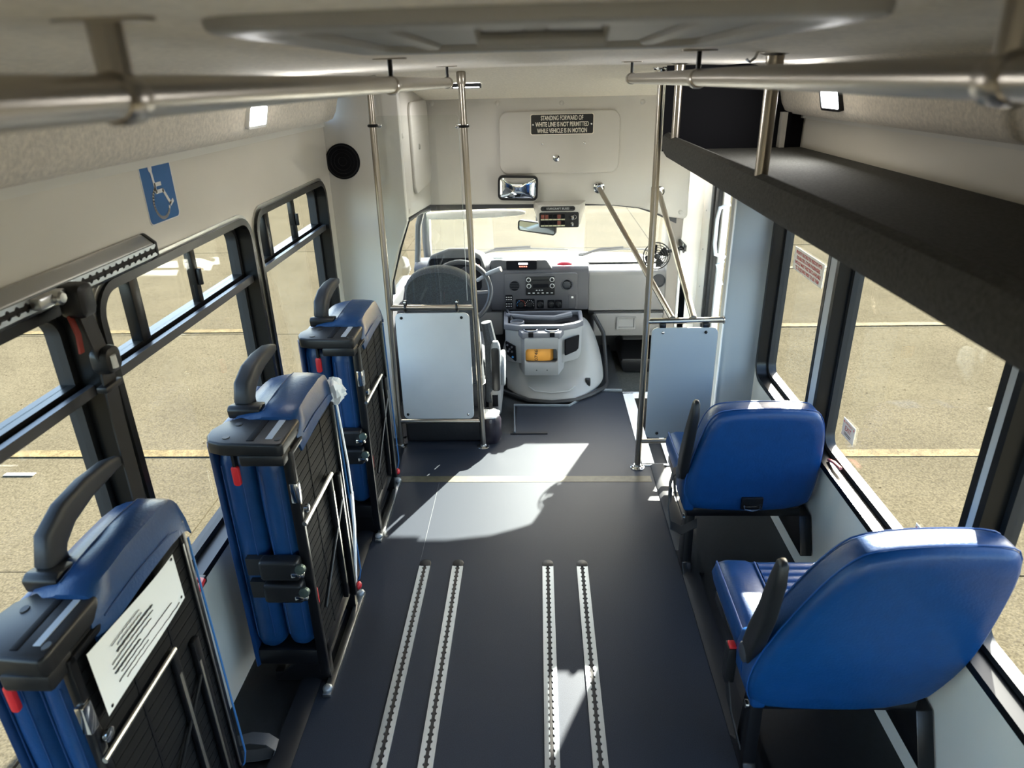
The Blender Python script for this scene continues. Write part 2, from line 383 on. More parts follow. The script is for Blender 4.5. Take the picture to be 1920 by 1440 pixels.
for i, (a, c) in enumerate(RB): side_window('window_%d' % (i+5), nm[i]+' black framed right window with a single pane', RX, a, c, False, False)
# grey posts between the right-hand windows
for k, (a, c) in enumerate(((.42, .455), (1.405, 1.43), (2.385, 2.44))):
    struct(MB().box(RX-.012, RX, a-.004, c+.004, ZW0-.0, 1.54).build('trim_%d' % (4+k), mat('post_grey', (.42,.44,.45), .4)), ['grey post behind the rear passenger seat window', 'grey post between the big right windows', 'narrow grey post beside the farthest right window'][k])

# --- ceiling, coves
def ceil_pts():
    out = []
    for k in range(17):
        x = -.66 + 1.38*k/16; out.append((x, 1.872 + .016*(1-((x-.03)/.69)**2)))
    return out
cp = ceil_pts(); prof = cp + [(x, z+.05) for x, z in reversed(cp)]
ce = struct(MB().prism(prof, 'y', YB, 3.22).build('ceiling', CLOTH, ang=60), 'grey fabric bus ceiling with a slight crown')
def cove(name, sgn, xw, zb, y1, label):
    pts = [(xw, zb), (xw-sgn*.05, zb+.005), (xw-sgn*.078, zb+.018), (xw-sgn*.094, zb+.045), (xw-sgn*.106, zb+.09), (xw-sgn*.122, zb+.128), (xw-sgn*.155, zb+.160), (xw-sgn*.21, zb+.183), (xw-sgn*.29, zb+.195), (xw-sgn*.345, zb+.199), (xw-sgn*.345, zb+.25), (xw, zb+.25)]
    b = MB(); L = []
    for y, k in ((YB, 1), (y1-.05, 1), (y1-.02, .94), (y1, .80)):
        L.append([(xw + (p[0]-xw)*k, y, zb+.25 + (p[1]-zb-.25)*(.5+.5*k)) for p in pts])
    b.loft(L); return struct(b.build(name, CLOTH, ang=50), label)
cove('cove_left', -1, LX, 1.676, 3.36, 'padded grey fabric cove above the left windows')
cove('cove_right', 1, RX, 1.688, 3.0, 'padded grey fabric cove above the luggage shelf')
struct(MB().box(RX-.012, RX, YB, 3.0, 1.676, 1.690).build('trim_7', mat('ivory_trim2', (.6,.58,.52), .4)), 'pale strip under the right cove')
# --- front bulkheads and cab shell
fl = struct(MB().prism([(LX-.07, -.03), (-.80, -.03), (-.79, .40), (-.78, .64), (-.752, .89), (-.70, 1.06), (-.642, 1.207), (-.640, 1.80), (-.64, 1.93), (LX-.07, 1.93)], 'y', 3.41, 3.47).build('wall_front_left', PANEL, bevel=.012), 'grey bulkhead beside the driver partition')
fr = struct(MB().box(.872, RX+.07, 3.12, 3.19, -.5, 1.93).build('wall_front_right', mat('bulkhead_right', (.36,.38,.385), .5), bevel=.01), 'grey door column beside the entry partition')
MB().box(.870, .876, 3.115, 3.125, .0, 1.5).build('edge_trim', WHITE, fr)
# header over the windscreen
hp = [(-.665, 1.142), (-.15, 1.137), (.30, 1.133), (.50, 1.12), (.62, 1.106), (.72, 1.078), (.78, 1.050), (.90, 1.032), (.918, 1.05), (.915, 1.80), (-.665, 1.80)]
hd = struct(MB().prism(hp, 'y', 4.30, 4.328).build('wall_front', PANEL2, bevel=.012, seg=3), 'cream header panel above the windscreen')
for x, z in ((-.228, 1.713), (.145, 1.708), (.61, 1.704), (-.61, 1.72), (.874, 1.075)):
    MB().lathe((x, 4.302, z), (0,-1,0), [(0,.014), (.004,.014), (.008,.009), (.009,0)], 14).build('button_cap', PANEL2, hd)
# cab liner sloping from the ceiling edge to the header
b = MB(); b.prism([(3.20, 1.890), (4.31, 1.738), (4.31, 1.80), (3.20, 1.95)], 'x', -.72, RX+.07)
struct(b.build('ceiling_cab', CLOTH2, smooth=False), 'pale fabric liner over the driver cab')
# left cab upper side panel with access door
b = MB(); b.prism([(3.43, 1.212), (4.31, 1.143), (4.31, 1.78), (3.43, 1.90)], 'x', -.72, -.65)
sp = struct(b.build('wall_cab_left', PANEL2, bevel=.012), 'cream side panel above the driver door')
for y, z in ((3.55, 1.235), (3.52, 1.60)):
    MB().lathe((-.652, y, z), (1,0,0), [(0,.013), (.004,.013), (.007,.008), (.008,0)], 12).build('button_cap', PANEL2, sp)
struct(MB().box(.915, RX+.07, 4.42, 4.5, -.5, 1.80).build('wall_door_jamb', WHITE, bevel=.004), 'white jamb panel in front of the entry door')
struct(MB().box(.92, RX+.07, 4.31, 4.415, 1.45, 1.86).build('wall_door_head', PANEL2), 'cream panel over the entry door')
struct(MB().box(RX+.002, RX+.08, 3.12, 4.42, 1.46, 1.9).build('wall_over_door', PANEL2), 'panel above the folding entry door')
b = MB().box(RX-.012, RX+.06, 4.235, 4.42, -.5, 1.46)
j = struct(b.build('trim_8', mat('riveted_alu', (.70,.68,.62), .45, .3)), 'pale riveted metal strip on the door jamb')
for z in (.12, .36, .60, .84, 1.08, 1.32):
    MB().lathe((RX-.013, 4.33, z), (-1,0,0), [(0,.007), (.003,.005), (.004,0)], 10).build('rivet', ALUD, j)
# right windscreen pillar
b = MB(); b.loft([[(.84,4.44,-.1),(.92,4.44,-.1),(.92,4.60,-.1),(.84,4.60,-.1)], [(.84,4.44,.6),(.92,4.44,.6),(.92,4.62,.6),(.84,4.62,.6)], [(.83,4.40,1.14),(.92,4.40,1.14),(.92,4.50,1.14),(.83,4.50,1.14)]])
rp_ = struct(b.build('pillar_right', mat('pillar_beige', (.30,.27,.24), .55), bevel=.01), 'beige right windscreen pillar behind the fan')
# left A pillar, door frame
b = MB(); b.tube([(-.80, 4.98, .60), (-.775, 4.80, .82), (-.735, 4.60, 1.02), (-.70, 4.42, 1.16)], .032, 10)
b.tube([(-.835, 4.62, .30), (-.81, 4.56, .70), (-.76, 4.42, 1.0), (-.70, 4.30, 1.15)], .020, 8)
struct(b.build('pillar_left', mat('pillar_grey', (.12,.125,.13), .5)), 'grey left windscreen pillar beside the driver')
# top windscreen rail (dark)
struct(MB().prism([(-.70, 1.100), (-.3, 1.108), (.10, 1.108), (.26, 1.118), (.45, 1.116), (.62, 1.096), (.72, 1.062), (.86, 1.0), (.86, 1.2), (-.70, 1.2)], 'y', 4.332, 4.346).build('windscreen_rail', mat('rail_dark', (.05,.05,.055), .6), bevel=.004), 'dark rail along the top of the windscreen')
# driver door: lower panel, glass, frame
dd = sroot('door_1', 'driver door with window behind the partition', (-.88, 4.1, 0))
MB().prism([(3.47, -.05), (4.75, -.05), (4.80, .50), (4.62, .62), (3.47, .66)], 'x', -.93, -.86).build('door_panel', DGREY, dd, bevel=.015)
MB().prism([(3.47, .66), (4.66, .60), (4.80, .62), (4.40, 1.16), (3.47, 1.22)], 'x', -.905, -.902).build('pane', GLASS, dd, smooth=False)
MB().tube([(-.80, 3.50, .10), (-.80, 3.50, .60), (-.775, 3.51, .86), (-.715, 3.52, 1.05), (-.665, 3.54, 1.19), (-.66, 3.9, 1.17), (-.665, 4.28, 1.12)], .014, 8).build('weatherstrip', RUB, dd)
MB().box(-.90, -.88, 4.10, 4.13, .62, 1.15).build('window_bar', RUB, dd)
struct(MB().box(-.95, -.86, 3.49, 5.0, 1.16, 1.8).build('cab_roof_side', PANEL2), 'cab side above the driver door')
# windscreen
b = MB()
b.add([(-.82, 5.0, .62), (.93, 5.0, .62), (.86, 4.37, 1.16), (-.70, 4.37, 1.16), (-.82, 5.004, .624), (.93, 5.004, .624), (.86, 4.374, 1.164), (-.70, 4.374, 1.164)], [(0,1,2,3), (4,5,6,7), (0,1,5,4), (1,2,6,5), (2,3,7,6), (3,0,4,7)])
struct(b.build('window_9', WSGLASS, smooth=False), 'wide front windscreen of the bus')
# hood and cowl outside
b = MB(); L = []
for y, z, hw in ((4.98, .615, .90), (5.15, .61, .88), (5.5, .56, .84), (5.85, .47, .80), (6.0, .30, .78), (6.02, -.3, .78)):
    L.append([(.05-hw, y, z-.10), (.05-hw*.9, y, z-.015), (.05-hw*.5, y, z), (.05, y, z+.006), (.05+hw*.5, y, z), (.05+hw*.9, y, z-.015), (.05+hw, y, z-.10)])
b.loft(L, caps=False, closed=False)
ho = tag(b.build('bus_hood', HOOD, ang=40), 'pale hood of the bus outside the windscreen', 'hood')
struct(MB().box(-.86, .96, 4.90, 5.0, .50, .60).build('cowl', DGREY, bevel=.01), 'dark cowl below the windscreen')
struct(MB().box(.88, .96, 4.55, 5.0, -.2, .66).box(.93, .97, 4.42, 4.99, -.5, .62).build('cab_side_right', LGREY), 'right side of the cab beneath the windscreen')
# outer roof shell keeps the daylight out
struct(MB().box(LX-.08, RX+.08, YB-.06, 4.5, 1.95, 2.0).build('roof', WHITE, smooth=False), 'roof of the bus')
struct(MB().box(-.90, 1.0, 4.93, 5.02, -.4, .56).build('firewall', RUB, smooth=False), 'dark firewall under the dashboard')

# ================================================================== ENTRY DOOR
dr = sroot('door_2', 'white framed glass entry door on the right', (RX+.03, 3.65, -.4))
for k, (a, c) in enumerate(((3.20, 3.64), (3.66, 4.10))):
    po = rrect(a, c, -.44, 1.45, .02, 3); pi = rrect(a+.032, c-.032, -.34, 1.40, .03, 3)
    lf = MB().ring(po, pi, 'x', RX+.02, RX+.055).build('door_leaf', WHITE, dr)
    MB().box(RX+.036, RX+.040, a+.028, c-.028, -.345, 1.405).build('pane', GLASS, lf, smooth=False)
MB().box(RX-.005, RX+.05, 4.10, 4.17, -.44, 1.45).box(RX-.012, RX+.05, 4.185, 4.235, -.44, 1.45).build('rubber_seal', RUB, dr, bevel=.008)
MB().box(RX+.0, RX+.05, 4.165, 4.19, -.44, 1.45).build('seal_channel', ALUD, dr)
MB().tube([(RX+.02, 3.93, 1.18), (RX-.035, 3.93, 1.16), (RX-.045, 3.93, 1.10), (RX-.045, 3.93, .96), (RX-.035, 3.93, .90), (RX+.02, 3.93, .88)], .011, 10).build('door_handle', mat('handle_pale', (.55,.62,.7), .3), dr)
MB().tube([(RX+.02, 3.93, .86), (RX-.02, 3.935, .84), (RX+.02, 3.94, .72)], .008, 8).build('handle_bracket', mat('handle_pale', (.55,.62,.7), .3), dr)

# ================================================================== FLOOR TRACKS
def track_parts(y0, y1, with_cap=True):
    p, n = .0254, 8; L = []; ys = []; ws = []
    k = 0; yy = y1
    while yy > y0:
        ph = (k % n)/n; ws.append(.0052 + .0048*max(0, math.cos(2*PI*(ph-.5)))**.7 if math.cos(2*PI*(ph-.5)) > 0 else .0052); ys.append(yy); k += 1; yy -= p/n
    b = MB()
    for s in (-1, 1):
        L = [[(s*w_, y, .0015), (s*w_, y, .0045), (s*.0225, y, .0045), (s*.0225, y, .0)] for y, w_ in zip(ys, ws)]
        b.loft(L)
        b.box(min(s*.0165, s*.0180), max(s*.0165, s*.0180), y0, y1, .0045, .0062); b.box(min(s*.0205, s*.0225), max(s*.0205, s*.0225), y0, y1, .0045, .0062)
    return b
rail_bm = track_parts(.15, 2.29)
names = ['leftmost aluminium floor track with a scalloped slot', 'floor track second from the left with scalloped slot', 'floor track third from the left, crossed by sunlight', 'rightmost aluminium floor track beside the passenger seats']
first = None
for x, lb in zip((-.475, -.338, .034, .175), names):
    if first is None:
        t = thing('floor_track', lb, 'floor track', (0, 0, 0), 'wheelchair tracks in the aisle floor'); first = t
        rail_bm.build('track_rail', ALU, t, smooth=False)
        MB().box(-.0105, .0105, .15, 2.30, .0003, .0015).build('track_slot', SLOT, t, smooth=False)
        MB().prism([(-.023, 2.29), (.023, 2.29)] + [(.023*math.cos(a), 2.31+.023*math.sin(a)) for a in [PI*k/10 for k in range(11)]], 'z', .0, .005).build('end_cap', BPLAS, t, bevel=.0015)
    else:
        t = copy_tree(first); t['label'] = lb
    t.location = (x, 0, 0)

# ================================================================== PARTITIONS AND POLES
def flange(parent, c, ax, r=.036):
    o = MB().lathe(c, ax, [(0, r), (.004, r), (.008, r*.8), (.010, r*.55), (.018, r*.5)], 24).build('flange', CHROME, parent)
    a = Vector(ax).normalized(); u = a.orthogonal().normalized(); v = a.cross(u)
    for k in range(3):
        q = Vector(c) + a*.006 + (u*math.cos(2.1*k+.5)+v*math.sin(2.1*k+.5))*r*.78
        MB().lathe(q, ax, [(0,.006), (.004,.005), (.005,0)], 8).build('screw', BMET, o)
    return o
def screw(parent, c, ax, m, r=.008):
    MB().lathe(c, ax, [(0,r), (.003,r*.9), (.005,r*.5), (.0055,0)], 12).build('screw', m, parent)
PR = .0155
p = thing('driver_partition', 'steel tube partition with grey panel and clear shield behind the driver', 'partition', (-.53, 3.31, 0))
a1 = MB().tube([(-.757, 3.31, .0), (-.749, 3.31, .9), (-.741, 3.31, 1.86)], PR, 16).build('post', STEEL, p)
a2 = MB().tube([(-.303, 3.31, .0), (-.318, 3.31, .9), (-.331, 3.31, 1.83)], PR, 16).build('post', STEEL, p)
MB().lathe((-.331, 3.31, 1.825), (0,0,1), [(0,.019), (.01,.021), (.045,.021), (.05,.019), (.052,.016)], 20).build('top_collar', STEEL, p)
flange(p, (-.757, 3.31, 0), (0,0,1)); flange(p, (-.303, 3.31, 0), (0,0,1))
MB().cyl((-.750, 3.31, .797), (-.317, 3.31, .797), .0145).build('top_rail', STEEL, p)
MB().cyl((-.756, 3.31, .157), (-.306, 3.31, .157), .0115).build('bottom_rail', STEEL, p)
pn = MB().prism(rrect(-.722, -.345, .178, .772, .028), 'y', 3.296, 3.306).build('panel', PGREY, p, bevel=.002)
for x, z, m_ in ((-.69, .748, BMET), (-.385, .748, BMET), (-.70, .205, BMET), (-.375, .205, CHROME)): screw(pn, (x, 3.296, z), (0,-1,0), m_)
for x in (-.667, -.406):
    c_ = MB().tube([(x, 3.31+.02*math.cos(a), .797+.02*math.sin(a)) for a in [2*PI*k/14 for k in range(14)]], .006, 8, closed=True).build('rail_clamp', BMET, p)
    MB().box(x-.009, x+.009, 3.305, 3.322, .81, .835).build('clamp_ear', BMET, c_, bevel=.003); screw(c_, (x, 3.305, .826), (0,-1,0), CHROME, .007)
for x, z, s in ((-.743, 1.66, 1), (-.329, 1.65, -1)):
    c_ = MB().tube([(x+.019*math.cos(a), 3.31+.019*math.sin(a), z) for a in [2*PI*k/14 for k in range(14)]], .0065, 8, closed=True).build('post_clamp', BMET, p)
    MB().box(x+s*.028-.010, x+s*.028+.010, 3.308, 3.316, z-.008, z+.008).build('clamp_ear', CHROME, c_, bevel=.002)
    screw(c_, (x+s*.034, 3.308, z), (0,-1,0), CHROME, .007)
MB().prism(rrect(-.735, -.352, .815, 1.70, .02), 'y', 3.316, 3.321).build('clear_shield', SHIELD, p, smooth=False)
MB().box(-.3535, -.352, 3.3155, 3.3215, .83, 1.68).build('shield_edge', mat('acrylic_edge', (.7,.75,.73), .3), p, smooth=False)

p = thing('entry_partition', 'steel tube partition with blue grey panel beside the entry steps', 'partition', (.68, 3.087, 0))
MB().tube([(.506, 3.087, 0), (.511, 3.087, 1.30)], PR, 16).build('post', STEEL, p)
MB().tube([(.511, 3.087, 1.29), (.511, 3.087, 1.40)], PR+.0018, 16).build('post_sleeve', STEEL, p)
MB().tube([(.511, 3.087, 1.39), (.508, 3.087, 1.87)], PR-.0005, 16).build('post', STEEL, p)
flange(p, (.506, 3.087, 0), (0,0,1)); flange(p, (.508, 3.087, 1.872), (0,0,-1))
MB().cyl((.509, 3.087, .789), (.868, 3.10, .789), .0145).build('top_rail', STEEL, p)
MB().cyl((.507, 3.087, .152), (.868, 3.10, .152), .0115).build('bottom_rail', STEEL, p)
pn = MB().prism(rrect(.533, .842, .178, .760, .028), 'y', 3.072, 3.082).build('panel', mat('partition_blue_grey', (.32,.355,.385), .42), p, bevel=.002)
for x, z, m_ in ((.585, .738, CHROME), (.785, .738, BMET), (.59, .205, BMET), (.80, .205, BMET)): screw(pn, (x, 3.072, z), (0,-1,0), m_)
for x in (.585, .785): MB().box(x-.014, x+.014, 3.075, 3.1, .755, .78).build('panel_tab', BMET, p, bevel=.002)
MB().lathe((.871, 3.10, .789), (-1,0,0), [(0,.02), (.004,.02), (.006,.015)], 14).build('wall_cap', CHROME, p)

h = thing('diagonal_handrail', 'slanted steel handrail running from the header flange to the entry partition', 'handrail', (.5, 3.7, 1.0))
MB().cyl((.373, 4.295, 1.229), (.628, 3.095, .80), .0145).build('tube', STEEL, h)
flange(h, (.373, 4.30, 1.229), (.1,-1,-.1), .034)
h = thing('diagonal_handrail', 'slanted steel handrail nearest the entry door', 'handrail', (.72, 3.7, 1.0))
MB().cyl((.735, 4.30, 1.20), (.727, 3.095, .80), .0155).build('tube', STEEL, h)
flange(h, (.735, 4.30, 1.20), (0,-1,-.2), .034)

# overhead grab rails
def grab_rail(lb, x, y1, ys, y0=.15):
    t = thing('grab_rail', lb, 'grab rail', (x, 1.3, 1.83), 'overhead grab rails')
    MB().tube([(x, y0, 1.833), (x, y1*.5, 1.835), (x, y1, 1.833)], .0155, 18).build('tube', STEEL, t)
    MB().lathe((x, y1-.012, 1.833), (0,1,0), [(0,.0185), (.012,.0185), (.014,.016), (.015,.0)], 20).build('end_ring', BMET, t)
    for k, y in enumerate(ys):
        c_ = MB().lathe((x, y-.015, 1.833), (0,1,0), [(0,.0165), (.004,.0185), (.026,.0185), (.03,.0165)], 20).build('bracket_sleeve', STEEL, t)
        MB().cyl((x, y, 1.845), (x, y, 1.884), .005 if y > 1 else .012, n=10).build('hanger_rod', BMET if y > 1 else STEEL, c_)
        MB().prism(rrect(x-.035, x+.035, y-.012, y+.012, .01), 'z', 1.882, 1.888).build('hanger_plate', STEEL, c_)
grab_rail('left overhead steel grab rail, hanging beside the roof hatch', -.30, 2.545, (.53, 1.55, 2.535))
grab_rail('right overhead steel grab rail, running along the luggage shelf', .318, 2.54, (.52, 1.50, 2.53))

# ================================================================== LUGGAGE SHELF
s = thing('luggage_shelf', 'long grey carpeted overhead luggage shelf on the right', 'shelf', (.78, 1.5, 1.54))
lip = [(.505, 1.555), (.512, 1.545), (.53, 1.54), (.55, 1.545), (.552, 1.60), (.545, 1.620), (.525, 1.626), (.508, 1.618), (.500, 1.60), (.499, 1.57)]
L = []
for y, k, dz in ((YB, 1, 0), (2.88, 1, 0), (2.91, .98, .004), (2.935, .9, .012), (2.945, .75, .02)):
    L.append([(.526+(x-.526)*k, y, 1.582+(z-1.582)*k+dz) for x, z in lip])
MB().loft(L).build('front_lip', CARPET, s)
MB().box(.54, RX, YB, 2.93, 1.535, 1.568).build('shelf_board', CARPET, s, smooth=False)
MB().box(.505, RX, 2.935, 2.953, 1.56, 1.875).build('end_panel', BLK, s, smooth=False)
MB().box(.975, .99, 2.90, 2.935, 1.57, 1.70).build('end_strip', BLK, s, smooth=False)
MB().box(.955, .975, 2.90, 2.935, 1.57, 1.70).build('end_strip', PANEL, s, smooth=False)
for y in (2.80, 1.70, .55):
    q = MB().cyl((.527, y, 1.60), (.527, y, 1.88), .0155).build('hanger_post', STEEL, s)
    MB().lathe((.527, y, 1.885), (0,0,-1), [(0,.034), (.005,.034), (.01,.02), (.03,.019)], 20).build('flange', STEEL, q)
hk = thing('ceiling_hook', 'small chrome hook on the ceiling beside the shelf hanger', 'hook', (.45, 1.55, 1.87))
MB().tube([(.46, 1.6, 1.884), (.455, 1.6, 1.87), (.445, 1.6, 1.862), (.437, 1.6, 1.868)], .003, 8).build('hook_wire', CHROME, hk)

# ================================================================== LIGHTS
def dome_light(lb, loc, normal, up, w_, h_, power, rim=BPLAS):
    t = thing('dome_light', lb, 'light', loc, 'lit interior lamps')
    n_ = Vector(normal).normalized(); u = Vector(up); u = (u-n_*u.dot(n_)).normalized(); r = u.cross(n_)
    M = Matrix((r, u, n_)).transposed().to_4x4(); M.translation = Vector(loc)
    b = MB(); b.ring(rrect(-w_/2-.008, w_/2+.008, -h_/2-.008, h_/2+.008, .012), rrect(-w_/2, w_/2, -h_/2, h_/2, .008), 'z', -.004, .012); b.rot(M).build('bezel', rim, t)
    MB().prism(rrect(-w_/2, w_/2, -h_/2, h_/2, .008), 'z', -.004, .009).rot(M).build('lens', LED, t)
    ld = bpy.data.lights.new('dome_lamp', 'AREA'); ld.shape = 'RECTANGLE'; ld.size = w_; ld.size_y = h_; ld.energy = power; ld.color = (.98, .97, .95)
    lo = bpy.data.objects.new('dome_lamp', ld); M2 = M.copy(); M2.translation = Vector(loc) + n_*.02
    C.objects.link(lo); lo.matrix_world = M2 @ Matrix.Rotation(PI, 4, 'X')
    lo.parent = t; lo.matrix_parent_inverse = Matrix.Translation(-Vector(loc))
LPOW = 1.4
dome_light('square lit lamp on the left cove above the windows', (-.898, 2.33, 1.752), (.97, 0, -.24), (0,0,1), .145, .058, LPOW, WHITEP)
dome_light('square lit lamp on the right cove above the luggage shelf', (.948, 2.42, 1.762), (-.97, 0, -.24), (0,0,1), .145, .058, LPOW)
dome_light('flat lit lamp on the cab liner above the driver', (-.345, 3.68, 1.818), (0, -.137, -1), (0,1,0), .13, .05, LPOW*.8, GPLAS)

# ================================================================== ROOF HATCH
t = thing('roof_hatch', 'moulded roof escape hatch in the ceiling near the viewer', 'roof hatch', (0, .85, 1.88))
po = rrect(-.255, .265, .545, 1.125, .05); pi = rrect(-.205, .215, .60, 1.07, .04)
MB().ring(po, pi, 'z', 1.876, 1.90).build('hatch_frame', mat('hatch_plastic', (.30,.285,.26), .5), t, bevel=.006)
MB().prism(pi, 'z', 1.885, 1.90).build('hatch_lid', mat('hatch_lid_plastic', (.22,.21,.19), .5), t)
for x in (-.14, 0, .15): MB().box(x-.012, x+.012, .63, 1.04, 1.878, 1.89).build('rib', mat('hatch_plastic', (.30,.285,.26), .5), t, bevel=.006)
MB().tube([(-.05, .68, 1.887), (-.05, .68, 1.872), (.06, .68, 1.872), (.06, .68, 1.887)], .007, 8).build('handle', mat('hatch_plastic', (.30,.285,.26), .5), t)

# ================================================================== WALL FITTINGS
t = thing('speaker_grille', 'round black speaker grille on the left bulkhead', 'speaker', (-.925, 3.405, 1.498))
MB().lathe((-.925, 3.41, 1.498), (0,-1,0), [(0,.082), (.006,.082), (.010,.076), (.010,.070), (.007,.068), (.008,0)], 40).build('grille', BLK, t)
MB().tube([(-.925+.073*math.cos(a), 3.402, 1.498+.073*math.sin(a)) for a in [2*PI*k/32 for k in range(32)]], .003, 6, closed=True).build('rim', BPLAS, t)
for r in (.02, .04, .056): MB().tube([(-.925+r*math.cos(a), 3.4015, 1.498+r*math.sin(a)) for a in [2*PI*k/24 for k in range(24)]], .0012, 5, closed=True).build('grille_ring', BPLAS, t)

# wheelchair symbol
t = thing('wheelchair_sign', 'blue wheelchair symbol sign on the left wall', 'sign', (LX+.002, 1.84, 1.59))
MB().prism(rrect(1.768, 1.922, 1.513, 1.665, .014), 'x', LX, LX+.0015).build('sign_panel', SIGNBLUE, t, smooth=False)
MB().ring(rrect(1.765, 1.925, 1.510, 1.668, .016), rrect(1.769, 1.921, 1.514, 1.664, .013), 'x', LX, LX+.0012).build('sign_border', WHITEP, t, smooth=False)
def sg(u, v): return (LX+.0022, 1.768+.154*u, 1.665-.152*v)
b = MB(); sx_ = LX+.0018
b.sphere(sg(.32, .10), .0095, 14, 8, (.15, 1, 1.25))
def stroke(pts, w_): b.strap([sg(*q) for q in pts], (0,0,0) if 0 else (0,0,1), w_, .0004)
def seg2(p0, p1, w_):
    A = Vector(sg(*p0)); B = Vector(sg(*p1)); d = (B-A).normalized(); nn = Vector((1,0,0)).cross(d)*w_/2; e = d*w_*.3
    b.add([A-nn-e, B-nn+e, B+nn+e, A+nn-e], [(0,1,2,3)])
seg2((.33,.12), (.37,.50), .010); seg2((.37,.38), (.56,.38), .010); seg2((.38,.50), (.60,.50), .010); seg2((.60,.50), (.76,.74), .010); seg2((.76,.76), (.86,.71), .010)
pts = [(.47+.255*math.cos(math.radians(a)), .68+.27*math.sin(math.radians(a))) for a in range(25, 246, 11)]
for q0, q1 in zip(pts, pts[1:]): seg2(q0, q1, .008)
b.build('wheelchair_symbol', WHITEP, t, smooth=False)

# wall mounted belt track and shoulder belt
t = thing('wall_track', 'aluminium belt track with scalloped slot on the left wall', 'belt track', (LX+.02, 1.2, 1.475))
b = MB(); p_, n_ = .0254, 8
zc = 1.468
prof = [(LX, zc+.034), (LX+.010, zc+.034), (LX+.030, zc+.010), (LX+.030, zc+.0095), (LX+.012, zc-.030), (LX, zc-.030)]
b.prism([(x, z) for x, z in [(LX, zc+.036), (LX+.008, zc+.036), (LX+.034, zc+.014), (LX+.034, zc-.018), (LX+.012, zc-.034), (LX, zc-.034)]], 'y', -.4, 1.70)
b.build('track_body', ALUD, t, bevel=.003)
b = MB(); ys = [1.695 - p_/n_*k for k in range(int(1.4/(p_/n_)))]
for sgn in (1, -1):
    b.loft([[(LX+.034, y, zc-.002+sgn*(.005+.005*max(0, math.cos(2*PI*(i % n_)/n_)))), (LX+.040, y, zc-.002+sgn*(.005+.005*max(0, math.cos(2*PI*(i % n_)/n_)))), (LX+.040, y, zc-.002+sgn*.0145), (LX+.034, y, zc-.002+sgn*.0145)] for i, y in enumerate(ys)])
b.build('slot_lips', ALU, t, smooth=False)
MB().box(LX+.033, LX+.0352, .3, 1.695, zc-.012, zc+.008).build('slot', SLOT, t, smooth=False)
MB().prism([(LX, zc+.037), (LX+.009, zc+.037), (LX+.036, zc+.015), (LX+.036, zc-.019), (LX+.012, zc-.035), (LX, zc-.035)], 'y', 1.70, 1.715).build('end_cap', BPLAS, t, bevel=.004)
t = thing('shoulder_belt', 'black shoulder belt with adjuster hanging from the wall track', 'seat belt', (LX+.06, 1.41, 1.45))
MB().box(LX+.040, LX+.062, 1.22, 1.30, zc-.012, zc+.012).build('track_fitting', ALUD, t, bevel=.004)
MB().lathe((LX+.05, 1.27, zc), (1,0,0), [(0,.014), (.02,.014), (.024,.01), (.025,0)], 14).build('fitting_knob', ALUD, t)
MB().prism(rrect(1.298, 1.352, 1.412, 1.482, .016), 'x', LX+.035, LX+.085).build('anchor_cover', BPLAS, t, bevel=.01)
MB().strap([(LX+.065, 1.327, 1.43), (LX+.066, 1.335, 1.38), (LX+.068, 1.342, 1.33), (LX+.07, 1.35, 1.29)], (0,1,0), .042, .005).build('webbing', RUB, t)
MB().prism(rrect(1.325, 1.382, 1.275, 1.335, .02), 'x', LX+.045, LX+.088).build('height_adjuster', BPLAS, t, bevel=.012)
MB().tube([(LX+.087, 1.345, 1.318), (LX+.088, 1.345, 1.290)], .008, 8).build('adjuster_button', WHITEP, t)
MB().box(LX+.045, LX+.07, 1.325, 1.39, 1.235, 1.25).build('belt_stop', BPLAS, t, bevel=.004)
MB().strap([(LX+.06, 1.357, 1.28), (LX+.05, 1.362, 1.15), (LX+.045, 1.365, .95), (LX+.045, 1.365, .6), (LX+.045, 1.365, .2)], (0,1,0), .046, .004).build('webbing', RUB, t)
MB().strap([(LX+.05, 1.305, 1.42), (LX+.06, 1.30, 1.38), (LX+.055, 1.302, 1.34)], (0,1,0), .014, .004).build('pull_tab', mat('red_webbing', (.25,.03,.02), .7), t)

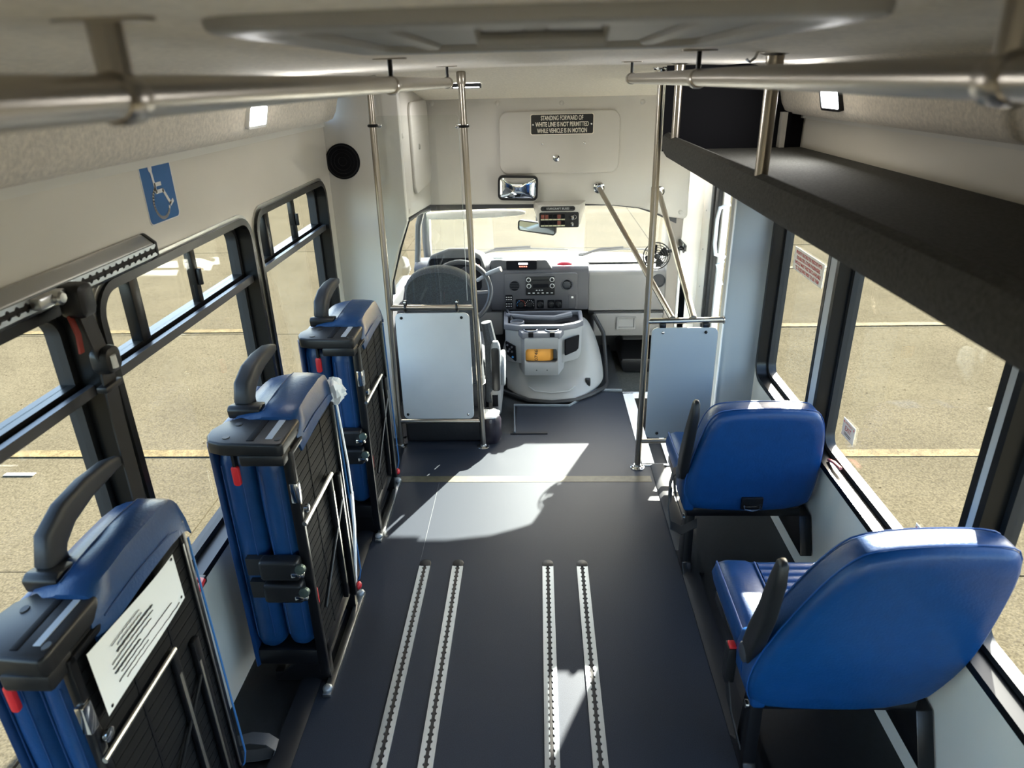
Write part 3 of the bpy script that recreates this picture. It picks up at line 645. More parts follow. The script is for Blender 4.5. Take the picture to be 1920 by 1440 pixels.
# ================================================================== FOLDED FLIP SEATS (left)
def cushion(b, x0, x1, y0, y1, z0, z1): b.box(x0, x1, y0, y1, z0, z1)
def flip_seat(lb, extras):
    t = thing('folding_seat', lb, 'folding seat', (0,0,0), 'folded flip seats along the left wall')
    # vertical blue rolls seen from behind
    for k, (xa, xb, za, zb) in enumerate(((-.118, -.022, .175, .885), (-.222, -.122, .165, .905))):
        L = []
        for z, g in ((za, .62), (za+.015, .86), (za+.05, 1), (za+.2, 1.03), ((za+zb)/2, .97), (zb-.2, 1.04), (zb-.05, 1), (zb-.012, .86), (zb, .6)):
            cx = (xa+xb)/2; L.append([(cx+(x-cx)*g, .2+(y-.2)*(1-(1-g)*.25), z) for x, y in rrect(xa, xb, .0, .40, .043, 5)])
        o = MB().loft(L).build('seat_cushion' if k == 0 else 'back_cushion', BLUE, t, ang=60)
        for dx in (.022, .075):
            MB().tube([(xa+dx, -.0005, za+.06), (xa+dx, -.002, (za+zb)/2), (xa+dx, -.0005, zb-.05)], .0016, 5).build('seam', mat('blue_piping', (.006,.04,.14), .5), o)
    MB().prism([(-.238, .02), (-.222, -.012), (-.214, .0), (-.214, .40), (-.238, .40)], 'z', .10, .925).build('back_flap', mat('blue_dark', (.006,.035,.12), .4), t, bevel=.004)
    # top cover with flap hanging on the aisle side
    prof = [(-.215, .90), (-.212, .925), (-.19, .945), (-.15, .956), (-.115, .961), (-.108, .965), (-.06, .966), (-.025, .963), (-.012, .958), (.006, .915), (.016, .872), (.010, .871), (-.006, .91), (-.04, .925), (-.12, .93), (-.2, .90)]
    L = []
    for y, k, dz in ((.11, .94, -.012), (.13, 1, 0), (.18, 1, .004), (.24, 1, .008), (.30, 1, .009), (.36, 1, .008), (.41, .99, .002), (.435, .97, -.012), (.45, .93, -.03)):
        L.append([(-.10+(x+.10)*k, y - (.03 if (z < .93 and x > -.02 and y < .2) else 0), z+dz + (.02*(y-.2) if z < .93 and x > -.02 else 0) + .0010*math.sin(y*60+x*30)) for x, z in prof])
    tc = MB().loft(L).build('top_cover', BLUE, t, ang=42)
    MB().tube([(-.11, .13, .9645), (-.11, .18, .9685), (-.11, .24, .9725), (-.11, .30, .9735), (-.11, .36, .9725), (-.11, .41, .9665), (-.11, .435, .952)], .002, 5).build('seam', mat('blue_piping', (.006,.04,.14), .5), tc)
    MB().tube([(.0105, .11, .905), (.0125, .22, .912), (.0125, .36, .908), (.008, .43, .88)], .002, 5).build('seam', mat('blue_piping', (.006,.04,.14), .5), tc)
    # plastic hinge cap at the near end
    cap = [(-.235, .05), (-.232, .015), (-.215, -.02), (-.175, -.036), (-.01, -.045), (.0, -.035), (.0, .115), (-.03, .135), (-.17, .135), (-.215, .10)]
    c_ = MB().prism(cap, 'z', .905, .945).build('hinge_cap', BPLAS, t, bevel=.010, seg=3)
    MB().box(-.125, .001, -.046, .02, .876, .912).build('cap_skirt', BPLAS, c_, bevel=.008)
    MB().box(-.105, -.085, -.02, .105, .9445, .9465).build('emblem_strip', BLK, c_, bevel=.0008)
    MB().box(-.055, -.036, -.01, .105, .9445, .9465).build('name_label', mat('label_silver', (.35,.38,.42), .4), c_)
    for x, y in ((-.17, .0), (-.165, .08), (-.02, -.01)): MB().lathe((x, y, .944), (0,0,1), [(0,.011), (.003,.010), (.003,0)], 12).build('bolt_cap', BPLAS, c_)
    # armrest
    am = MB(); L = []
    path = [((-.185, .20, .945), .022, .026), ((-.185, .19, .975), .025, .032), ((-.185, .205, 1.008), .026, .034), ((-.185, .255, 1.034), .025, .029), ((-.185, .33, 1.046), .023, .024), ((-.185, .41, 1.046), .020, .019), ((-.185, .455, 1.040), .014, .012)]
    for i, (q, wx, wz) in enumerate(path):
        a = Vector(path[max(i-1, 0)][0]); c2 = Vector(path[min(i+1, len(path)-1)][0]); tt = (c2-a).normalized(); nn = tt.cross(Vector((1,0,0))).normalized(); q = Vector(q)
        L.append([q + Vector((1,0,0))*u*wx + nn*v*wz for u, v in rrect(-1, 1, -1, 1, .5, 4)])
    ar = am.loft(L).build('armrest', GPLAS, t, ang=60)
    MB().prism([(.135, .935), (.195, .930), (.20, .962), (.145, .975), (.13, .965)], 'x', -.22, -.12).build('armrest_pivot', BPLAS, ar, bevel=.006)
    # red release strap
    rs = MB().box(-.158, -.150, -.020, .0, .85, .90).build('strap_stem', BPLAS, t)
    MB().prism(rrect(-.165, -.143, .80, .862, .008), 'y', -.022, -.010).build('release_tab', RED, t, bevel=.003)
    # aisle-side pan with ribs
    pnl = MB().box(-.020, -.004, .015, .42, .13, .905).build('seat_pan', mat('pan_black', (.004,.004,.005), .6, spec=.25), t, smooth=False)
    for k in range(24): MB().box(-.006, -.0022, .025, .41, .165+.030*k, .188+.030*k).build('rib', mat('pan_rib', (.004,.004,.0045), .7, spec=.2), pnl, smooth=False)
    for y in (.145, .285): MB().box(-.006, -.0005, y-.004, y+.004, .15, .89).build('pan_seam', BLK, pnl, smooth=False)
    for y in (.008, .415): MB().box(-.022, .008, y-.010, y+.010, .06, .90).build('side_channel', BMET, t, bevel=.003)
    MB().box(-.022, .008, .0, .43, .885, .90).build('top_channel', BMET, t, bevel=.003)
    MB().box(.006, .010, .402, .408, .12, .85).build('edge_strip', ALUD, t)
    MB().cyl((.012, -.005, .66), (.016, .27, .665), .0075, n=10).build('cross_rod', ALUD, t)
    MB().cyl((.012, .05, .30), (.014, .34, .52), .006, n=10).build('brace_rod', BMET, t)
    MB().box(.0, .018, .255, .275, .16, .66).build('strut', BMET, t, bevel=.003)
    MB().box(.016, .0195, .258, .268, .22, .60).build('strut_edge', mat('worn_steel', (.6,.57,.5), .35, 1.), t)
    MB().box(.0, .02, .335, .362, .10, .62).build('leg_bar', BMET, t, bevel=.004)
    MB().box(.016, .021, .338, .346, .14, .56).build('strut_edge', mat('worn_steel', (.6,.57,.5), .35, 1.), t)
    MB().box(-.012, .014, -.012, .012, .735, .80).build('latch_plate', CHROME, t, bevel=.003)
    MB().lathe((.012, .02, .70), (1,0,0), [(0,.014), (.01,.014), (.012,.01), (.013,0)], 12).build('pivot_bolt', CHROME, t)
    # belts round the rolls
    for k, z in enumerate((.43, .515)):
        g = MB().prism(rrect(-.135, -.015, z-.035, z+.035, .012), 'y', -.045, .0).build('buckle', BPLAS, t, bevel=.010, seg=3)
        MB().box(-.180, -.13, -.022, .0, z-.03, z+.03).build('buckle_strap', RUB, g)
        MB().box(-.035, .004, -.058, -.040, z-.012, z+.004).build('buckle_tongue', CHROME, g, bevel=.004)
        MB().lathe((-.005, -.045, z+.015), (0,-1,.2), [(0,.016), (.012,.015), (.013,0)], 14).build('buckle_bolt', mat('bolt_green', (.12,.16,.14), .3, .8), g)
    MB().box(-.012, .006, .01, .03, .34, .40).build('release_tab', RED, t, bevel=.004)
    # feet
    for y in (.03, .37): MB().prism([(-.19, .0), (.0, .0), (.0, .16), (-.04, .16), (-.16, .04), (-.19, .04)], 'y', y, y+.035).build('foot', BMET, t, bevel=.004)
    MB().box(-.22, .0, .0, .40, .10, .165).build('seat_base', BMET, t, bevel=.01)
    MB().box(-.012, .016, -.04, .46, .0, .016).build('floor_rail', ALUD, t, bevel=.003)
    for y in (-.02, .44): MB().sphere((.002, y, .022), .017, 12, 8, (1, 1, .8)).build('rail_knob', mat('knob_grey', (.3,.32,.33), .4, .6), t)
    MB().sphere((.018, .385, .105), .016, 12, 8, (.7, 1, 1)).build('release_knob', RED, t)
    MB().tube([(-.01, .40, .10), (.012, .42, .108), (.018, .43, .14), (.012, .432, .5), (.008, .43, .85)], .0035, 6).build('release_cable', mat('blue_cable', (.03,.12,.3), .4), t)
    return t
f2 = flip_seat('middle folded blue flip seat, white bag tied to its corner', None)
f3 = copy_tree(f2); f1 = copy_tree(f2)
f2.location = (-.70, 1.665, 0); f3.location = (-.705, 2.49, 0); f1.location = (-.835, .885, .0)
f3['label'] = 'farthest folded blue flip seat, next to the grey bulkhead'
f1['label'] = 'nearest folded blue flip seat with a paper notice on its back'
f1.scale = (.70, 1, 1.02)
# notice and plastic bag
t = thing('paper_notice', 'white handwritten paper notice on the nearest folded seat', 'notice', (-.826, 1.02, .82))
def nz_(u, v): return (-.8235 - .002*math.sin(u*5), .915+.31*u, .905-.155*v)
b = MB(); L = []
for k in range(9):
    u = k/8; L.append([Vector(nz_(u, .12*math.sin(u*2)))+Vector((.004,0,0)), Vector(nz_(u, 1.0-.1*u))+Vector((.005+.004*math.sin(3*u),0,0))])
b.loft(L, caps=False, closed=False); b.build('sheet', PAPER, t)
for r in range(9):
    u0 = .14+.5*random.random()*.3; u1 = u0+.25+.45*random.random()
    q = [Vector(nz_(u0+(min(u1,.92)-u0)*k/14, .24+.075*r+.006*math.sin(k*2.9+r))) + Vector((.0085,0,0)) for k in range(15)]
    MB().tube(q, .0011 if r not in (2, 5) else .002, 4).build('handwriting', INK, t)
for u, v in ((.96, .14), (.96, .82), (.05, .93)): MB().lathe(Vector(nz_(u, v))+Vector((.0065,0,0)), (1,0,0), [(0,.004), (.002,0)], 8).build('rivet', BMET, t)
t = thing('plastic_bag_tie', 'crumpled white plastic bag strip tied to the middle folded seat', 'plastic bag', (-.66, 2.12, .85))
b = MB(); L = []
for j in range(8):
    th = PI*j/7; L.append([(-.683+.032*math.sin(th)*math.cos(a)*(1+.3*math.sin(5*a+j*2)), 2.085+.032*math.sin(th)*math.sin(a)*(1+.3*math.cos(4*a+j)), .895-.045*math.cos(th)+.008*math.sin(3*a+j)) for a in [2*PI*k/16 for k in range(16)]])
b.loft(L).build('knot', BAGW, t, ang=20)
MB().strap([(-.683, 2.085, .86), (-.677, 2.083, .75), (-.670, 2.08, .62), (-.668, 2.075, .5)], (0,1,0), .010, .004).build('tail', BAGW, t)
b = MB(); b.strap([(-.668, 2.072, .5), (-.672, 2.062, .36), (-.682, 2.05, .22), (-.69, 2.04, .12)], (0,1,.1), .022, .006); b.build('tail', BAGW, t)
t = thing('wall_latch', 'red window release latch beside the middle folded seat', 'latch', (LX+.02, 1.50, .53))
MB().tube([(LX+.02, 1.55, .545), (LX+.04, 1.54, .552), (LX+.045, 1.49, .548)], .008, 8).build('lever', RED, t); MB().box(LX+.002, LX+.03, 1.46, 1.58, .515, .54).build('latch_plate', BPLAS, t, bevel=.004)
t = thing('loose_strap', 'loop of grey belt webbing on the floor behind the nearest folded seat', 'strap', (-.86, 1.4, 0))
MB().strap([(-.95, 1.40, .03), (-.91, 1.41, .058), (-.86, 1.42, .066), (-.815, 1.425, .055), (-.79, 1.425, .03), (-.80, 1.42, .008), (-.85, 1.41, .004), (-.94, 1.40, .004)], (-.1,1,0), .040, .003).build('webbing', mat('grey_webbing', (.05,.053,.06), .5), t)

# ================================================================== PASSENGER SEATS (right)
def smooth_poly(pts, it=2):
    for _ in range(it):
        out = []
        for i in range(len(pts)):
            a = Vector(pts[i]); c = Vector(pts[(i+1) % len(pts)]); out += [tuple(a*.75+c*.25), tuple(a*.25+c*.75)]
        pts = out
    return pts
def passenger_seat(lb, yb, outline, ztop, yc0, yc1, arm_top, buckle, lean):
    t = thing('upholstered_seat', lb, 'seat', (.79, yb, 0), 'blue vinyl passenger seats by the right windows')
    out = smooth_poly(outline, 2); cx = .80; cz = (ztop+.33)/2
    L = []
    for y, k in ((yb+.004, .80), (yb, .93), (yb+.012, .985), (yb+.035, 1), (yb+.075, 1), (yb+.10, .96), (yb+.115, .86)):
        L.append([(cx+(x-cx)*k, y - lean*(z-.33), cz+(z-cz)*k) for x, z in out])
    bk = MB().loft(L).build('backrest', BLUED, t, ang=60)
    for yy, kk in ((yb+.022, 1.002), (yb+.088, .992)):
        MB().tube([(cx+(x-cx)*kk, yy-lean*(z-.33), cz+(z-cz)*kk) for x, z in out], .0022, 5, closed=True).build('piping', mat('blue_piping2', (.004,.05,.19), .45), bk)
    # cushion
    L = []
    for y, k, dz in ((yc0, .96, -.02), (yc0+.02, 1, 0), (yc1-.035, 1, 0), (yc1-.012, .99, -.012), (yc1, .95, -.035)):
        L.append([(x, y, z+(dz if z > .36 else -dz*.3)) for x, z in [(.575, .31), (.566, .33), (.562, .39), (.570, .412), (.60, .423), (.66, .421), (.675, .414), (.95, .414), (.975, .421), (1.0, .415), (1.005, .39), (1.0, .33), (.99, .31)]])
    cu = MB().loft(L).build('cushion', BLUED, t, ang=60)
    b = MB(); n = 13; pitch = (yc1-.03-yc0)/n; prof = []
    for k in range(n):
        for q in (0, .12, .3, .5, .7, .88): prof.append((yc0+pitch*(k+q), .4145 + .0055*math.sin(PI*q)**.5 if q else .4135))
    poly = [(yc0, .405)] + prof + [(yc1-.03, .4135), (yc1-.03, .405)]
    b.prism([(y, z) for y, z in poly], 'x', .69, .945); b.build('pleated_insert', BLUED, cu, ang=50)
    MB().tube([(.683, yc0+.01, .417), (.683, yc1-.03, .417)], .003, 6).build('piping', mat('blue_piping2', (.004,.05,.19), .45), cu)
    MB().tube([(.568, yc0+.01, .412), (.568, yc1-.02, .412), (.572, yc1-.004, .385)], .003, 6).build('piping', mat('blue_piping2', (.004,.05,.19), .45), cu)
    # side wing where the arm is hinged
    MB().prism([(yb+.0, .33), (yb+.16, .33), (yb+.175, .40), (yb+.15, .47), (yb+.08, .53), (yb+.02, .50)], 'x', .545, .585).build('hinge_cover', BLUED, t, bevel=.012, seg=3)
    # raised armrest
    path = [((.545, yb+.06, .455), .016, .030), ((.54, yb+.045, .50), .018, .034), ((.536, yb+.012, .58), .018, .034), ((.536, yb-.025, .68), .017, .030), ((.54, yb-.045, arm_top-.06), .015, .024), ((.542, yb-.05, arm_top-.01), .011, .016), ((.543, yb-.05, arm_top), .006, .008)]
    L = []
    for i, (q, wx, wy) in enumerate(path):
        q = Vector(q); L.append([q + Vector((u*wx, v*wy, 0)) for u, v in rrect(-1, 1, -1, 1, .5, 4)])
    ar = MB().loft(L).build('armrest', BPLAS, t, ang=60)
    MB().lathe((.532, yb+.06, .47), (-1,0,0), [(0,.026), (.008,.026), (.012,.02), (.013,0)], 18).build('armrest_pivot', GPLAS, ar)
    # frame and leg
    MB().box(.57, 1.0, yb+.05, yc1-.04, .275, .312).build('seat_frame', BMET, t, bevel=.005)
    lg = MB().prism([(yb+.03, 0), (yb+.20, 0), (yb+.15, .04), (yb+.13, .28), (yb+.08, .28), (yb+.07, .04)], 'x', .575, .612).build('leg', BMET, t, bevel=.004)
    MB().box(.60, .66, yb+.04, yb+.30, .0, .012).build('foot_plate', BMET, lg)
    MB().prism([(yb-.02, .14), (yb+.38, .14), (yb+.38, .20), (yb+.2, .28), (yb+.05, .28)], 'x', 1.0, 1.045).build('wall_bracket', BMET, t, bevel=.004)
    MB().lathe((.612, yb+.10, .24), (-1,0,0), [(0,.014), (.045,.012), (.046,0)], 12).build('bolt', CHROME, t)
    if not buckle:
        hb = MB().box(.755, .835, yb-.008, yb+.006, .345, .395).build('release_pocket', BMET, t, bevel=.003)
        MB().tube([(.765, yb-.010, .365), (.768, yb-.014, .350), (.795, yb-.016, .345), (.822, yb-.014, .350), (.825, yb-.010, .365)], .003, 6).build('release_handle', CHROME, hb)
        b = MB(); b.strap([(.545, yb+.10, .46), (.515, yb+.09, .45), (.50, yb+.07, .40), (.495, yb+.04, .33), (.50, yb+.00, .27), (.54, yb-.02, .26), (.60, yb-.005, .285)], (.15,1,.15), .045, .004); b.build('lap_belt', RUB, t)
        MB().strap([(.52, yb+.10, .43), (.525, yb+.07, .36), (.55, yb+.05, .29)], (0,1,0), .045, .004).build('lap_belt', RUB, t)
        MB().box(.503, .509, yb+.055, yb+.075, .34, .40).build('belt_tongue', CHROME, t)
    else:
        bu = MB().box(.528, .556, yb+.17, yb+.21, .24, .365).build('buckle', BPLAS, t, bevel=.005)
        MB().box(.532, .552, yb+.175, yb+.205, .362, .370).build('buckle_button', RED, bu, bevel=.003)
        MB().strap([(.54, yb+.19, .25), (.55, yb+.17, .16), (.575, yb+.12, .06)], (0,1,0), .045, .004).build('lap_belt', RUB, t)
    return t
passenger_seat('front blue passenger seat, low backed, by the entry partition', 2.205, [(.57,.325), (.543,.39), (.55,.5), (.58,.63), (.615,.735), (.68,.758), (.95,.758), (1.005,.735), (1.03,.62), (1.025,.43), (1.0,.325)], .755, 2.29, 2.71, .82, False, .03)
passenger_seat('rear blue passenger seat, taller backed, nearest the viewer', 1.31, [(.575,.315), (.53,.37), (.53,.49), (.585,.66), (.665,.83), (.735,.895), (1.0,.905), (1.06,.87), (1.062,.64), (1.045,.48), (.96,.315)], .90, 1.40, 1.83, .85, True, .15)

# ================================================================== STICKERS ON THE RIGHT WINDOWS
GX = RX+.0485
t = thing('priority_sticker', 'white priority seating sticker with red lettering on the farthest right window', 'sticker', (GX, 2.79, 1.12))
MB().box(GX-.001, GX, 2.63, 2.955, 1.07, 1.165).build('sticker_sheet', STICK, t, smooth=False)
for k, ln in enumerate(('PRIORITY SEATING FOR PERSONS WITH', 'DISABILITIES. OTHER PASSENGERS', 'SHOULD MAKE THESE SEATS AVAILABLE', 'TO THOSE WHO WISH TO USE THEM')):
    text('lettering', ln, STICKR, t, (GX-.0015, 2.79, 1.148-.021*k), (0,-1,0), (0,0,1), .0145, (.285, .26, .285, .26)[k], bold=.02)
for k, (yy, zz, lb) in enumerate(((2.205, .672, 'small white emergency exit sticker above the front seat'), (1.66, .600, 'small white emergency exit sticker half hidden behind the rear seat'))):
    t = thing('exit_sticker', lb, 'sticker', (GX, yy, zz), 'exit stickers on the right windows')
    MB().prism([(yy-.048, zz-.033), (yy+.048, zz-.033), (yy+.048, zz+.033), (yy-.048, zz+.033)], 'x', GX-.001, GX).build('sticker_sheet', STICK, t, smooth=False)
    text('lettering', 'EMERGENCY', STICKR, t, (GX-.0015, yy, zz+.022), (0,-1,0), (0,0,1), .008, .06)
    text('lettering', 'EXIT', STICKR, t, (GX-.0015, yy, zz+.002), (0,-1,0), (0,0,1), .018, .048, bold=.01)
    for q in (-.016, -.022): MB().box(GX-.0016, GX-.001, yy-.026, yy+.026, zz+q-.001, zz+q+.001).build('print_line', INK, t, smooth=False)
    for sy in (-1, 1): MB().prism([(yy+sy*.040-.004, zz+.024), (yy+sy*.040+.004, zz+.024), (yy+sy*.040, zz+.014)], 'x', GX-.0016, GX-.001).build('print_arrow', REDINK, t, smooth=False)

# ================================================================== HEADER FITTINGS
t = thing('access_panel', 'cream rounded access panel on the header above the windscreen', 'access panel', (.13, 4.29, 1.32))
MB().prism(rrect(-.222, .485, 1.318, 1.668, .055, 6), 'y', 4.283, 4.302).build('panel_face', PANEL2, t, bevel=.008, seg=3)
kn = MB().lathe((.115, 4.284, 1.406), (0,-1,0), [(0,.020), (.004,.020), (.006,.013), (.012,.013), (.014,.008), (.014,0)], 18).build('lock', CHROME, t)
MB().box(.108, .122, 4.268, 4.272, 1.404, 1.408).build('key_slot', BMET, kn)
for x in (.033, .281): screw(t, (x, 4.283, 1.489), (0,-1,0), CHROME, .007)
t = thing('warning_sign', 'black warning plate with cream lettering on the access panel', 'sign', (.147, 4.28, 1.54))
MB().prism(rrect(-.037, .332, 1.537, 1.652, .012), 'y', 4.279, 4.283).build('plate', PLATE, t, smooth=False)
MB().ring(rrect(-.037, .332, 1.537, 1.652, .012), rrect(-.033, .328, 1.541, 1.648, .010), 'y', 4.277, 4.280).build('plate_border', PLATEW, t, smooth=False)
for k, (ln, wd) in enumerate((('STANDING FORWARD OF', .245), ('WHITE LINE IS NOT PERMITTED', .310), ('WHILE VEHICLE IS IN MOTION', .290))):
    text('lettering', ln, PLATEW, t, (.147, 4.2785, 1.629-.0345*k), (1,0,0), (0,0,1), .0255, wd, bold=.018)
for x in (-.022, .318): screw(t, (x, 4.279, 1.593), (0,-1,0), CHROME, .006)
t = thing('access_panel', 'narrow cream access panel on the cab side above the driver door', 'access panel', (-.645, 4.0, 1.29))
MB().prism(rrect(3.70, 4.27, 1.29, 1.745, .06, 6), 'x', -.652, -.632).build('panel_face', PANEL2, t, bevel=.008, seg=3)
MB().lathe((-.632, 3.86, 1.52), (1,0,0), [(0,.016), (.006,.016), (.010,.010), (.011,0)], 14).build('lock', CHROME, t)
t = thing('passenger_mirror', 'rounded black framed mirror under the access panel', 'mirror', (-.115, 4.26, 1.24))
Mm = Matrix.Translation((-.115, 4.255, 1.242)) @ Matrix.Rotation(math.radians(2), 4, 'Y') @ Matrix.Rotation(math.radians(8), 4, 'X')
b = MB(); L = []
for d, k in ((.0, 1.0), (-.012, 1.0), (.02, .8)): L.append([(x*k, d, z*k) for x, z in rrect(-.118, .118, -.072, .072, .028)])
MB().ring(rrect(-.120, .120, -.074, .074, .030), rrect(-.108, .108, -.062, .062, .022), 'y', -.012, .012).rot(Mm).build('frame', BPLAS, t, bevel=.004)
rim_ = rrect(-.110, .110, -.064, .064, .024)
MB().loft([[(x*k, -.006 - .020*(1-k*k), z*k) for x, z in rim_] for k in (1, .9, .75, .6, .45, .3, .15, .02)] ).rot(Mm).build('mirror_glass', MIRROR, t, ang=80)
MB().cyl((-.115, 4.27, 1.25), (-.115, 4.305, 1.25), .012).build('bracket', BPLAS, t)
t = thing('windscreen_mirror', 'wide rear view mirror hanging in the windscreen', 'mirror', (0, 4.5, .95))
Mm = Matrix.Translation((-.002, 4.50, .957)) @ Matrix.Rotation(math.radians(4), 4, 'Y') @ Matrix.Rotation(math.radians(-24), 4, 'Z') @ Matrix.Rotation(math.radians(4), 4, 'X')
MB().ring(rrect(-.134, .134, -.036, .036, .020), rrect(-.126, .126, -.028, .028, .014), 'y', -.012, .016).rot(Mm).build('frame', BPLAS, t, bevel=.003)
MB().prism(rrect(-.127, .127, -.029, .029, .015), 'y', -.005, .016).rot(Mm).build('mirror_glass', mat('mirror_tint', (.62,.72,.70), .04, 1.), t, smooth=False)
MB().cyl((0, 4.52, .98), (0, 4.58, 1.04), .010).build('stem', BPLAS, t)
# overhead switch console
t = thing('overhead_console', 'cream overhead switch console hanging from the header', 'console', (.13, 4.25, 1.05))
b = MB(); b.loft([[(.005, 4.19, 1.150), (.252, 4.19, 1.150), (.252, 4.19, 1.012), (.010, 4.19, 1.020)], [(-.05, 4.44, 1.16), (.36, 4.44, 1.16), (.30, 4.38, 1.125), (-.02, 4.38, 1.125)]])
b.build('housing', PANEL2, t, bevel=.008)
pl = MB().prism(rrect(.020, .226, 1.114, 1.141, .013), 'y', 4.185, 4.191).build('name_plate', PLATE, t)
text('lettering', 'STARCRAFT BUSES', mat('plate_text', (.5,.5,.5), .5), pl, (.123, 4.1845, 1.128), (1,0,0), (0,0,1), .011, .135)
for x in (.032, .045, .201, .214): screw(pl, (x, 4.185, 1.127), (0,-1,0), BMET, .004)
sp_ = MB().prism(rrect(.012, .248, 1.016, 1.106, .010), 'y', 4.184, 4.191).build('switch_panel', BPLAS, t)
for r, z in enumerate((1.082, 1.045)):
    for k in range(6):
        x = .032+.0245*k; amber = (r == 0 and k in (0, 1, 4)) or (r == 1 and k == 4)
        MB().box(x-.010, x+.010, 4.176, 4.185, z-.012, z+.012).build('rocker_switch', mat('amber_switch', (.16,.035,.02), .35) if amber else BLK, sp_, bevel=.002)
        MB().box(x-.011, x+.011, 4.182, 4.1845, z-.021, z-.014).build('switch_label', mat('label_cream', (.62,.60,.40), .6), sp_, smooth=False)
for z, s in ((1.078, .013), (1.040, .012)):
    MB().lathe((.208, 4.184, z), (0,-1,-.3), [(0,s), (.010,s), (.014,s*.8), (.028,s*.45), (.029,0)], 14).build('knob', CHROME, sp_)
MB().tube([(.222+.012*math.cos(a), 4.178, 1.078+.012*math.sin(a)) for a in [2*PI*k/12 for k in range(12)]], .0015, 5, closed=True).build('key_ring', CHROME, sp_)
t = thing('sun_visor', 'folded pale sun visor along the top of the windscreen', 'sun visor', (-.38, 4.37, 1.07))
b = MB(); L = []
for x, h_, zc_ in ((-.695, .010, 1.072), (-.68, .022, 1.066), (-.55, .027, 1.068), (-.25, .026, 1.076), (-.12, .018, 1.078), (-.075, .008, 1.076)):
    L.append([(x, 4.362+.012*math.cos(a), zc_+h_*math.sin(a)) for a in [2*PI*k/12 for k in range(12)]])
b.loft(L).build('visor_body', mat('visor_vinyl', (.7,.69,.66), .6), t, ang=60)
MB().box(-.44, -.26, 4.343, 4.348, 1.060, 1.080).box(-.22, -.14, 4.343, 4.348, 1.066, 1.080).build('visor_label', mat('label_pale', (.6,.6,.57), .6), t)

# ================================================================== DASHBOARD
d = thing('dashboard', 'two tone grey dashboard with radio and vents under the windscreen', 'dashboard', (.05, 4.5, .3))
def yz(pts, x0, x1): return MB().prism(pts, 'x', x0, x1)
yz([(4.46, .40), (4.45, .71), (4.50, .735), (4.60, .74), (4.95, .665), (4.95, .40)], -.82, -.31).build('driver_fascia', DGREY, d, bevel=.012)
cpn = yz([(4.44, .415), (4.43, .50), (4.445, .685), (4.47, .71), (4.60, .715), (4.95, .655), (4.95, .415)], -.312, .338).build('centre_stack', DGREY, d, bevel=.010)
yz([(4.455, .40), (4.45, .655), (4.465, .675), (4.55, .69), (4.95, .645), (4.95, .38)], .336, .86).build('passenger_fascia', LGREY, d, bevel=.014)
yz([(4.47, .215), (4.452, .385), (4.95, .385), (4.95, .215)], .375, .86).build('glove_compartment', LGREY, d, bevel=.012)
yz([(4.48, .225), (4.47, .395), (4.95, .395), (4.95, .225)], -.82, -.24).build('driver_kick_panel', LGREY, d, bevel=.012)
g = MB().ring(rrect(.530, .660, .268, .358, .006), rrect(.545, .648, .285, .348, .004), 'y', 4.444, 4.462).build('glove_handle', LGREY, d, bevel=.003)
MB().box(.545, .648, 4.456, 4.462, .285, .348).build('handle_recess', mat('recess_grey', (.25,.245,.24), .6), g)
MB().box(.34, .86, 4.4475, 4.452, .395, .402).build('fascia_groove', BPLAS, d)
# bezel plate
bz = MB().prism(rrect(-.222, .262, .427, .672, .018), 'y', 4.424, 4.436).build('bezel', mat('bezel_grey', (.06,.06,.068), .45), d, bevel=.003)
FY = 4.424
def ringy(x, z, r, th, m_, nm_, par, y=FY, n=24): return MB().tube([(x+r*math.cos(a), y, z+r*math.sin(a)) for a in [2*PI*k/n for k in range(n)]], th, 6, closed=True).build(nm_, m_, par)
for x, z in ((-.153, .590), (.193, .594)):
    v = ringy(x, z, .036, .005, DGREY, 'air_vent', bz)
    MB().lathe((x, FY-.001, z), (0,-1,0), [(0,.034), (.002,.034), (.002,0)], 24).build('vent_throat', BLK, v)
    for q in (-.018, -.006, .006, .018): 
        w_ = math.sqrt(.032**2-q*q); MB().box(x-w_, x+w_, FY-.006, FY-.002, z+q-.002, z+q+.002).build('vent_slat', GPLAS, v).rotation_euler = (0,0,0)
MB().sphere((.190, FY-.006, .592), .026, 14, 8, (1,.35,1)).build('vent_louvre', GPLAS, bz)
rd = MB().prism(rrect(-.078, .112, .527, .652, .006), 'y', FY-.010, FY).build('radio', BPLAS, bz, bevel=.002)
for x, z in ((-.060, .632), (.094, .632), (-.058, .590), (.095, .590)):
    ringy(x, z, .0135, .0022, WHITEP, 'knob_ring', rd, FY-.011, 18); MB().lathe((x, FY-.010, z), (0,-1,0), [(0,.011), (.010,.010), (.011,0)], 16).build('knob', BPLAS, rd)
MB().box(-.032, .072, FY-.0115, FY-.009, .578, .602).build('display', BLK, rd)
MB().box(-.040, .075, FY-.0115, FY-.009, .628, .632).build('disc_slot', BLK, rd)
for k in range(6): MB().box(-.064+.030*k, -.050+.030*k, FY-.0115, FY-.0095, .540, .5445).build('button_print', WHITEP, rd)
for k in range(3): MB().box(-.012+.018*k, -.002+.018*k, FY-.0115, FY-.0095, .559, .563).build('button_print', WHITEP, rd)
for z in (.508, .462):
    sb = MB().prism(rrect(-.216, -.168, z-.02, z+.02, .004), 'y', FY-.005, FY).build('switch_block', BLK, bz)
    for k in range(3):
        for r in range(2): MB().box(-.212+.015*k, -.203+.015*k, FY-.0065, FY-.005, z-.012+.016*r, z-.008+.016*r).build('button_print', WHITEP, sb)
hv = MB().prism(rrect(-.147, -.020, .432, .500, .008), 'y', FY-.006, FY).build('heater_control', BLK, bz, bevel=.002)
for x in (-.112, -.055):
    MB().lathe((x, FY-.006, .464), (0,-1,0), [(0,.020), (.012,.017), (.013,0)], 16).build('dial', BPLAS, hv)
